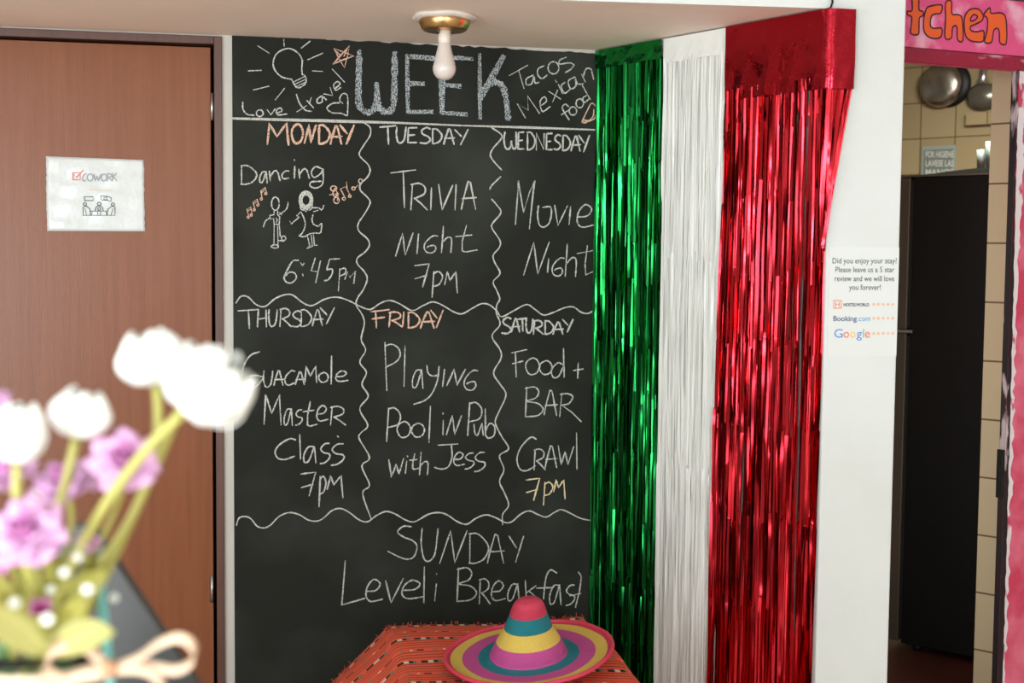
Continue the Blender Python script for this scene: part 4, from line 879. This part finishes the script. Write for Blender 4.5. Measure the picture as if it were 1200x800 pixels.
def tulip(label, px, py, Y, wpx, hpx, lean, k, stem_r=.004, away=0.0):
    """bloom centre in the photograph, its width and height there, lean of the bloom axis in degrees to the right"""
    c = aty(px, py, Y); sc = Y/FPX; R_, Hh = wpx*sc/2, hpx*sc
    ax = V((math.sin(math.radians(lean)), away, math.cos(math.radians(lean)))).normalized()
    b0 = c-ax*Hh*.5; t = thing('white_tulip', label, 'tulip', VB, 'white tulips in the vase')
    F = Matrix.Translation(b0) @ frame(ax) @ Matrix.Rotation(k*1.3, 4, 'Z')
    for j in range(6):
        inner = j % 2; az = j*math.pi/3; op = (.9 if inner else 1.0)*random.uniform(.94, 1.05)
        hh = Hh*(1.0 if inner else .94)*random.uniform(.96, 1.03); tipo = random.uniform(-.06, .06)
        def petal(u, v):
            uu = u*2-1; w_ = 1.05*math.sin(math.pi*min(1, .16+.67*v))**.62
            rad = R_*op*(math.sin(math.pi*(.1+.76*v))**.75)*(1-.05*uu*uu)+R_*tipo*max(0, v-.6)
            if v == 0: rad = R_*.12
            th = az+uu*w_*.74; return F @ V((rad*math.cos(th), rad*math.sin(th), hh*v-hh*.15*abs(uu)**2.2*v))
        mb = MB(); mb.grid(petal, 10, 12); mb.build('petal', M['petal_white'], t, solid=.0012)
    mb = MB(); mb.tube(stem_pts(b0, ax, k), stem_r, 8); mb.build('stem', M['stem'], t)
    return t
def rose(label, px, py, Y, wpx, axis, k, small=False, mats=('petal_pink', 'petal_deep'), name='pink_rose', cat='flower'):
    c = aty(px, py, Y); R_ = .9*wpx*Y/FPX/2; ax = V(axis).normalized()
    t = thing(name, label, cat, VB, 'pink roses in the vase'); b0 = c-ax*R_*.6
    F = Matrix.Translation(b0) @ frame(ax)
    layers = [(3, .2, 1.15, 1), (4, .4, 1.12, 1), (4, .6, 1.05, 0), (5, .8, .92, 0), (6, 1.0, .7, 0)] if not small else [(3, .5, 1.2, 1), (4, 1, 1.1, 0)]
    for li, (n, rr, hh, mi) in enumerate(layers):
        mb = MB()
        for j in range(n):
            az = 2*math.pi*(j+.37*li)/n; ph = random.uniform(0, 6); h2 = hh*random.uniform(.9, 1.1)
            def pet(u, v):
                uu = u*2-1; wid_ = 2.0*math.pi/n*.72
                rad = R_*rr*(.25+.85*v**.8+(.18*max(0, v-.7)/.3 if li > 1 else -.1*v)); rad *= 1+.13*v*math.sin(3.1*uu+ph); th = az+uu*wid_*(.55+.4*math.sin(math.pi*min(1, .2+.6*v)))
                z = R_*(.1+1.1*h2*v-.25*abs(uu)**2.5*v+.14*math.sin(4*uu+ph)*v-(.25*max(0, v-.75)/.25 if li > 1 else 0))
                return F @ V((rad*math.cos(th), rad*math.sin(th), z))
            mb.grid(pet, 8, 8)
        mb.build('petal_layer', M[mats[mi]], t, solid=.0009)
    mb = MB(); mb.lathe([(0, -R_*.05), (R_*.16, 0), (R_*.2, R_*.2), (R_*.1, R_*.3), (0, R_*.3)], F, 12); mb.build('calyx', M['leaf'], t)
    mb = MB(); mb.tube(stem_pts(b0, ax, k), .0024, 8); mb.build('stem', M['stem'], t)
    return t
tulip('left of the two highest white tulips, facing up in front of the door', 178, 419, 1.13, 82, 66, -8, 1)
tulip('largest white tulip, leaning right across the blackboard edge', 250, 452, 1.06, 104, 92, 48, 2, .0044)
tulip('white tulip tucked behind the largest one, top right of the bouquet', 226, 440, 1.14, 76, 80, 22, 3)
tulip('short white tulip standing left of centre below the highest pair', 95, 484, 1.10, 73, 57, 12, 4)
tulip('white tulip at the left edge of the photo', 22, 507, 1.05, 66, 72, 4, 5)
rose('lilac pink rose facing the viewer below the highest tulips', 146, 540, 1.09, 68, (.2, -.8, .55), 6)
rose('lilac pink rose behind the short tulip stem', 76, 566, 1.14, 66, (-.1, -.4, .9), 7)
rose('largest lilac pink rose low at the left side', 32, 624, 1.03, 80, (-.05, -.75, .65), 8)
rose('pink rose half hidden under the left edge tulip', 8, 556, 1.12, 62, (-.2, -.3, .9), 9)
rose('pink rose peeking from the left edge above the tulip', -14, 474, 1.12, 50, (-.3, -.3, .9), 10)
rose('deep pink rose low against the left edge of the photo', 2, 652, 1.08, 46, (-.3, -.5, .8), 11, mats=('petal_deep', 'petal_magenta'))
rose('small pink bud beside the leaning stems', 103, 640, 1.08, 32, (.2, -.3, .9), 12, True, name='rose_bud')
rose('small magenta bud low over the vase mouth', 48, 716, 1.05, 28, (.1, -.6, .8), 13, True, ('petal_deep', 'petal_magenta'), name='rose_bud')
def leaf(label, p0, p1, p2, wpx, Y, mt, dz=0.0):
    a, b, c = aty(*p0, Y), aty(*p1, Y-.02), aty(*p2, Y-.04+dz); pts = bez(a, b, c, 14); wm = wpx*Y/FPX/2; mb = MB()
    def fn(u, v):
        i = round(v*14); t = (pts[min(i+1, 14)]-pts[max(i-1, 0)]).normalized(); sd = t.cross(V((0, -1, .3))).normalized()
        w_ = wm*math.sin(math.pi*(.06+.92*v))**.8; uu = u*2-1; return pts[i]+sd*w_*uu+V((0, -1, 0))*wm*.35*abs(uu)
    mb.grid(fn, 6, 14); o = mb.build('leaf_spray', M[mt], solid=.0008)
    return o
LV = [((48, 765), (30, 720), (8, 690), 44, 1.09, 'leaf', 'olive leaf bending left at the vase mouth'), ((52, 765), (20, 735), (-20, 705), 40, 1.04, 'leaf_pale', 'pale leaf reaching to the left edge over the vase'),
      ((55, 765), (95, 735), (135, 740), 40, 1.06, 'leaf_pale', 'pale yellow leaf pointing right above the bow'), ((52, 768), (80, 700), (128, 668), 46, 1.10, 'leaf', 'broad olive leaf rising right between the stems'),
      ((48, 765), (55, 700), (75, 650), 40, 1.12, 'leaf', 'upright olive leaf in the middle of the bouquet'), ((45, 765), (30, 690), (40, 650), 42, 1.14, 'leaf', 'upright olive leaf behind the large rose'),
      ((58, 768), (105, 700), (112, 640), 34, 1.13, 'leaf', 'narrow olive leaf behind the teal stick'), ((45, 768), (15, 720), (-10, 660), 40, 1.13, 'leaf', 'dark olive leaf at the far left of the vase'),
      ((50, 768), (85, 720), (105, 700), 36, 1.07, 'leaf', 'short olive leaf under the white blossoms')]
for a, b, c, w_, Y, mt, lab in LV:
    tag(leaf(lab, a, b, c, w_, Y, mt), lab, 'leaf', 'leaves in the vase')
fl = thing('filler_sprig', 'sprig of tiny white blossoms among the olive leaves', 'flower', VB)
for k, (x, y, Y, r) in enumerate(((103, 690, 1.04, 8), (76, 670, 1.06, 7), (56, 725, 1.03, 9), (18, 706, 1.03, 8), (92, 652, 1.06, 6), (60, 690, 1.08, 6), (134, 700, 1.08, 6), (43, 580, 1.06, 6))):
    c = aty(x, y, Y); rr = r*Y/FPX; mb = MB()
    for j in range(5):
        a = 2*math.pi*j/5; Fp = Matrix.Translation(c+V((math.cos(a)*rr*.55, -.001, math.sin(a)*rr*.55)))
        mb.lathe([(0, -rr*.35), (rr*.4, -rr*.2), (rr*.5, 0), (rr*.4, rr*.2), (0, rr*.35)], Fp, 10)
    b_ = mb.build('blossom', M['petal_white'], fl)
    mb = MB(); mb.tube(bez(VM+V((.01*math.cos(k), .01*math.sin(k), -.05)), (VM+c)/2+V((0, 0, .01)), c, 10), .0009, 6); mb.build('twig', M['stem'], fl)
# greenery seen through the glass
for k in range(7):
    an = k*.9; mb = MB(); a = V((vx+.036*math.cos(an), vy+.036*math.sin(an), ZK+.02)); b = V((vx+.03*math.cos(an+.5), vy+.03*math.sin(an+.5), zneck+.02))
    mb.tube([a, (a+b)/2+V((.004, 0, 0)), b], .004, 8)
    tag(mb.build('cut_stem', M['stem_green']), 'bare green cut stem standing inside the glass vase', 'stem', 'cut stems in the vase')
# ribbon bow
def band(pts, wpx, Y, tw=0.0):
    P = [aty(x, y, Y+d) for x, y, d in pts]; P2 = []
    for i in range(len(P)-1):
        p0 = P[max(i-1, 0)]; p1, p2 = P[i], P[i+1]; p3 = P[min(i+2, len(P)-1)]
        for k in range(6):
            t = k/6; P2.append(.5*((2*p1)+(p2-p0)*t+(2*p0-5*p1+4*p2-p3)*t*t+(3*p1-p0-3*p2+p3)*t**3))
    P2.append(P[-1]); hw = wpx*Y/FPX/2; n = len(P2)-1; mb = MB()
    def fn(u, v):
        i = round(v*n); t = (P2[min(i+1, n)]-P2[max(i-1, 0)]).normalized(); sd = V((.15, .55, .8)); sd = (sd-t*sd.dot(t)).normalized(); return P2[i]+sd*hw*(u*2-1)
    mb.grid(fn, 3, n); return mb
YR = YV-.062
zr = aty(100, 807, YR).z
bow = thing('ribbon_bow', 'cream and pink ribbon bow tied round the glass vase', 'ribbon', (vx, vy, zr))
mb = MB(); mb.grid(lambda a, b: V((vx+(.056+.002*math.sin(b*3))*math.cos(a*6.2832), vy+.056*math.sin(a*6.2832), zr-.008+.016*b)), 48, 4, 0, True); mb.build('band', M['ribbon'], bow, solid=.001)
mb = band([(128, 784, 0), (160, 772, -.004), (186, 754, -.01), (210, 747, -.012), (226, 757, -.01), (226, 774, -.006), (206, 785, -.002), (168, 780, 0), (130, 784, .001)], 13, YR); mb.build('loop', M['ribbon'], bow, solid=.001)
mb = band([(128, 784, 0), (112, 768, -.004), (95, 756, -.01), (74, 757, -.012), (58, 768, -.012), (56, 784, -.008), (74, 795, -.004), (104, 792, 0), (128, 786, .001)], 14, YR); mb.build('loop', M['ribbon'], bow, solid=.001)
mb = band([(128, 786, -.002), (160, 784, -.004), (182, 792, -.006), (192, 812, -.006), (200, 835, -.004)], 12, YR); mb.build('tail', M['ribbon'], bow, solid=.001)
mb = band([(126, 786, -.002), (95, 790, -.006), (70, 805, -.008), (55, 830, -.006)], 14, YR); mb.build('tail', M['ribbon'], bow, solid=.001)
kp = aty(128, 784, YR-.006); mb = MB(); mb.lathe([(0, -.007), (.005, -.006), (.0062, 0), (.005, .006), (0, .007)], Matrix.Translation(kp), 14); mb.build('knot', M['knot'], bow)
t0_, t1_ = aty(117, 682, YV-.05), aty(129.5, 800, YV-.05); dd = (t1_-t0_); t2_ = t0_+dd*((ZK+.001-t0_.z)/dd.z)
mb = MB(); mb.tube([t0_, (t0_+t2_)/2, t2_], .0036, 12)
tag(mb.build('teal_stick', M['teal']), 'thin teal stick standing upright behind the ribbon bow', 'stick')
# sloped grey stand behind the vase
YS = 1.38; a_, b_ = aty(84, 615, YS), aty(106, 616, YS); e_ = aty(206, 766, YS); sl = (e_-b_); b2 = b_+sl*((ZK-b_.z)/sl.z); a2 = a_+V((-.12, 0, ZK-a_.z))
mb = MB(); T_ = V((0, .02, 0)); mb.hexa([a2, b2, b2+T_, a2+T_, a_, b_, b_+T_, a_+T_])
st = mb.build('display_stand', M['stand'], bevel=.002); tag(st, 'dark grey sloped stand behind the flowers in front of the door', 'stand')
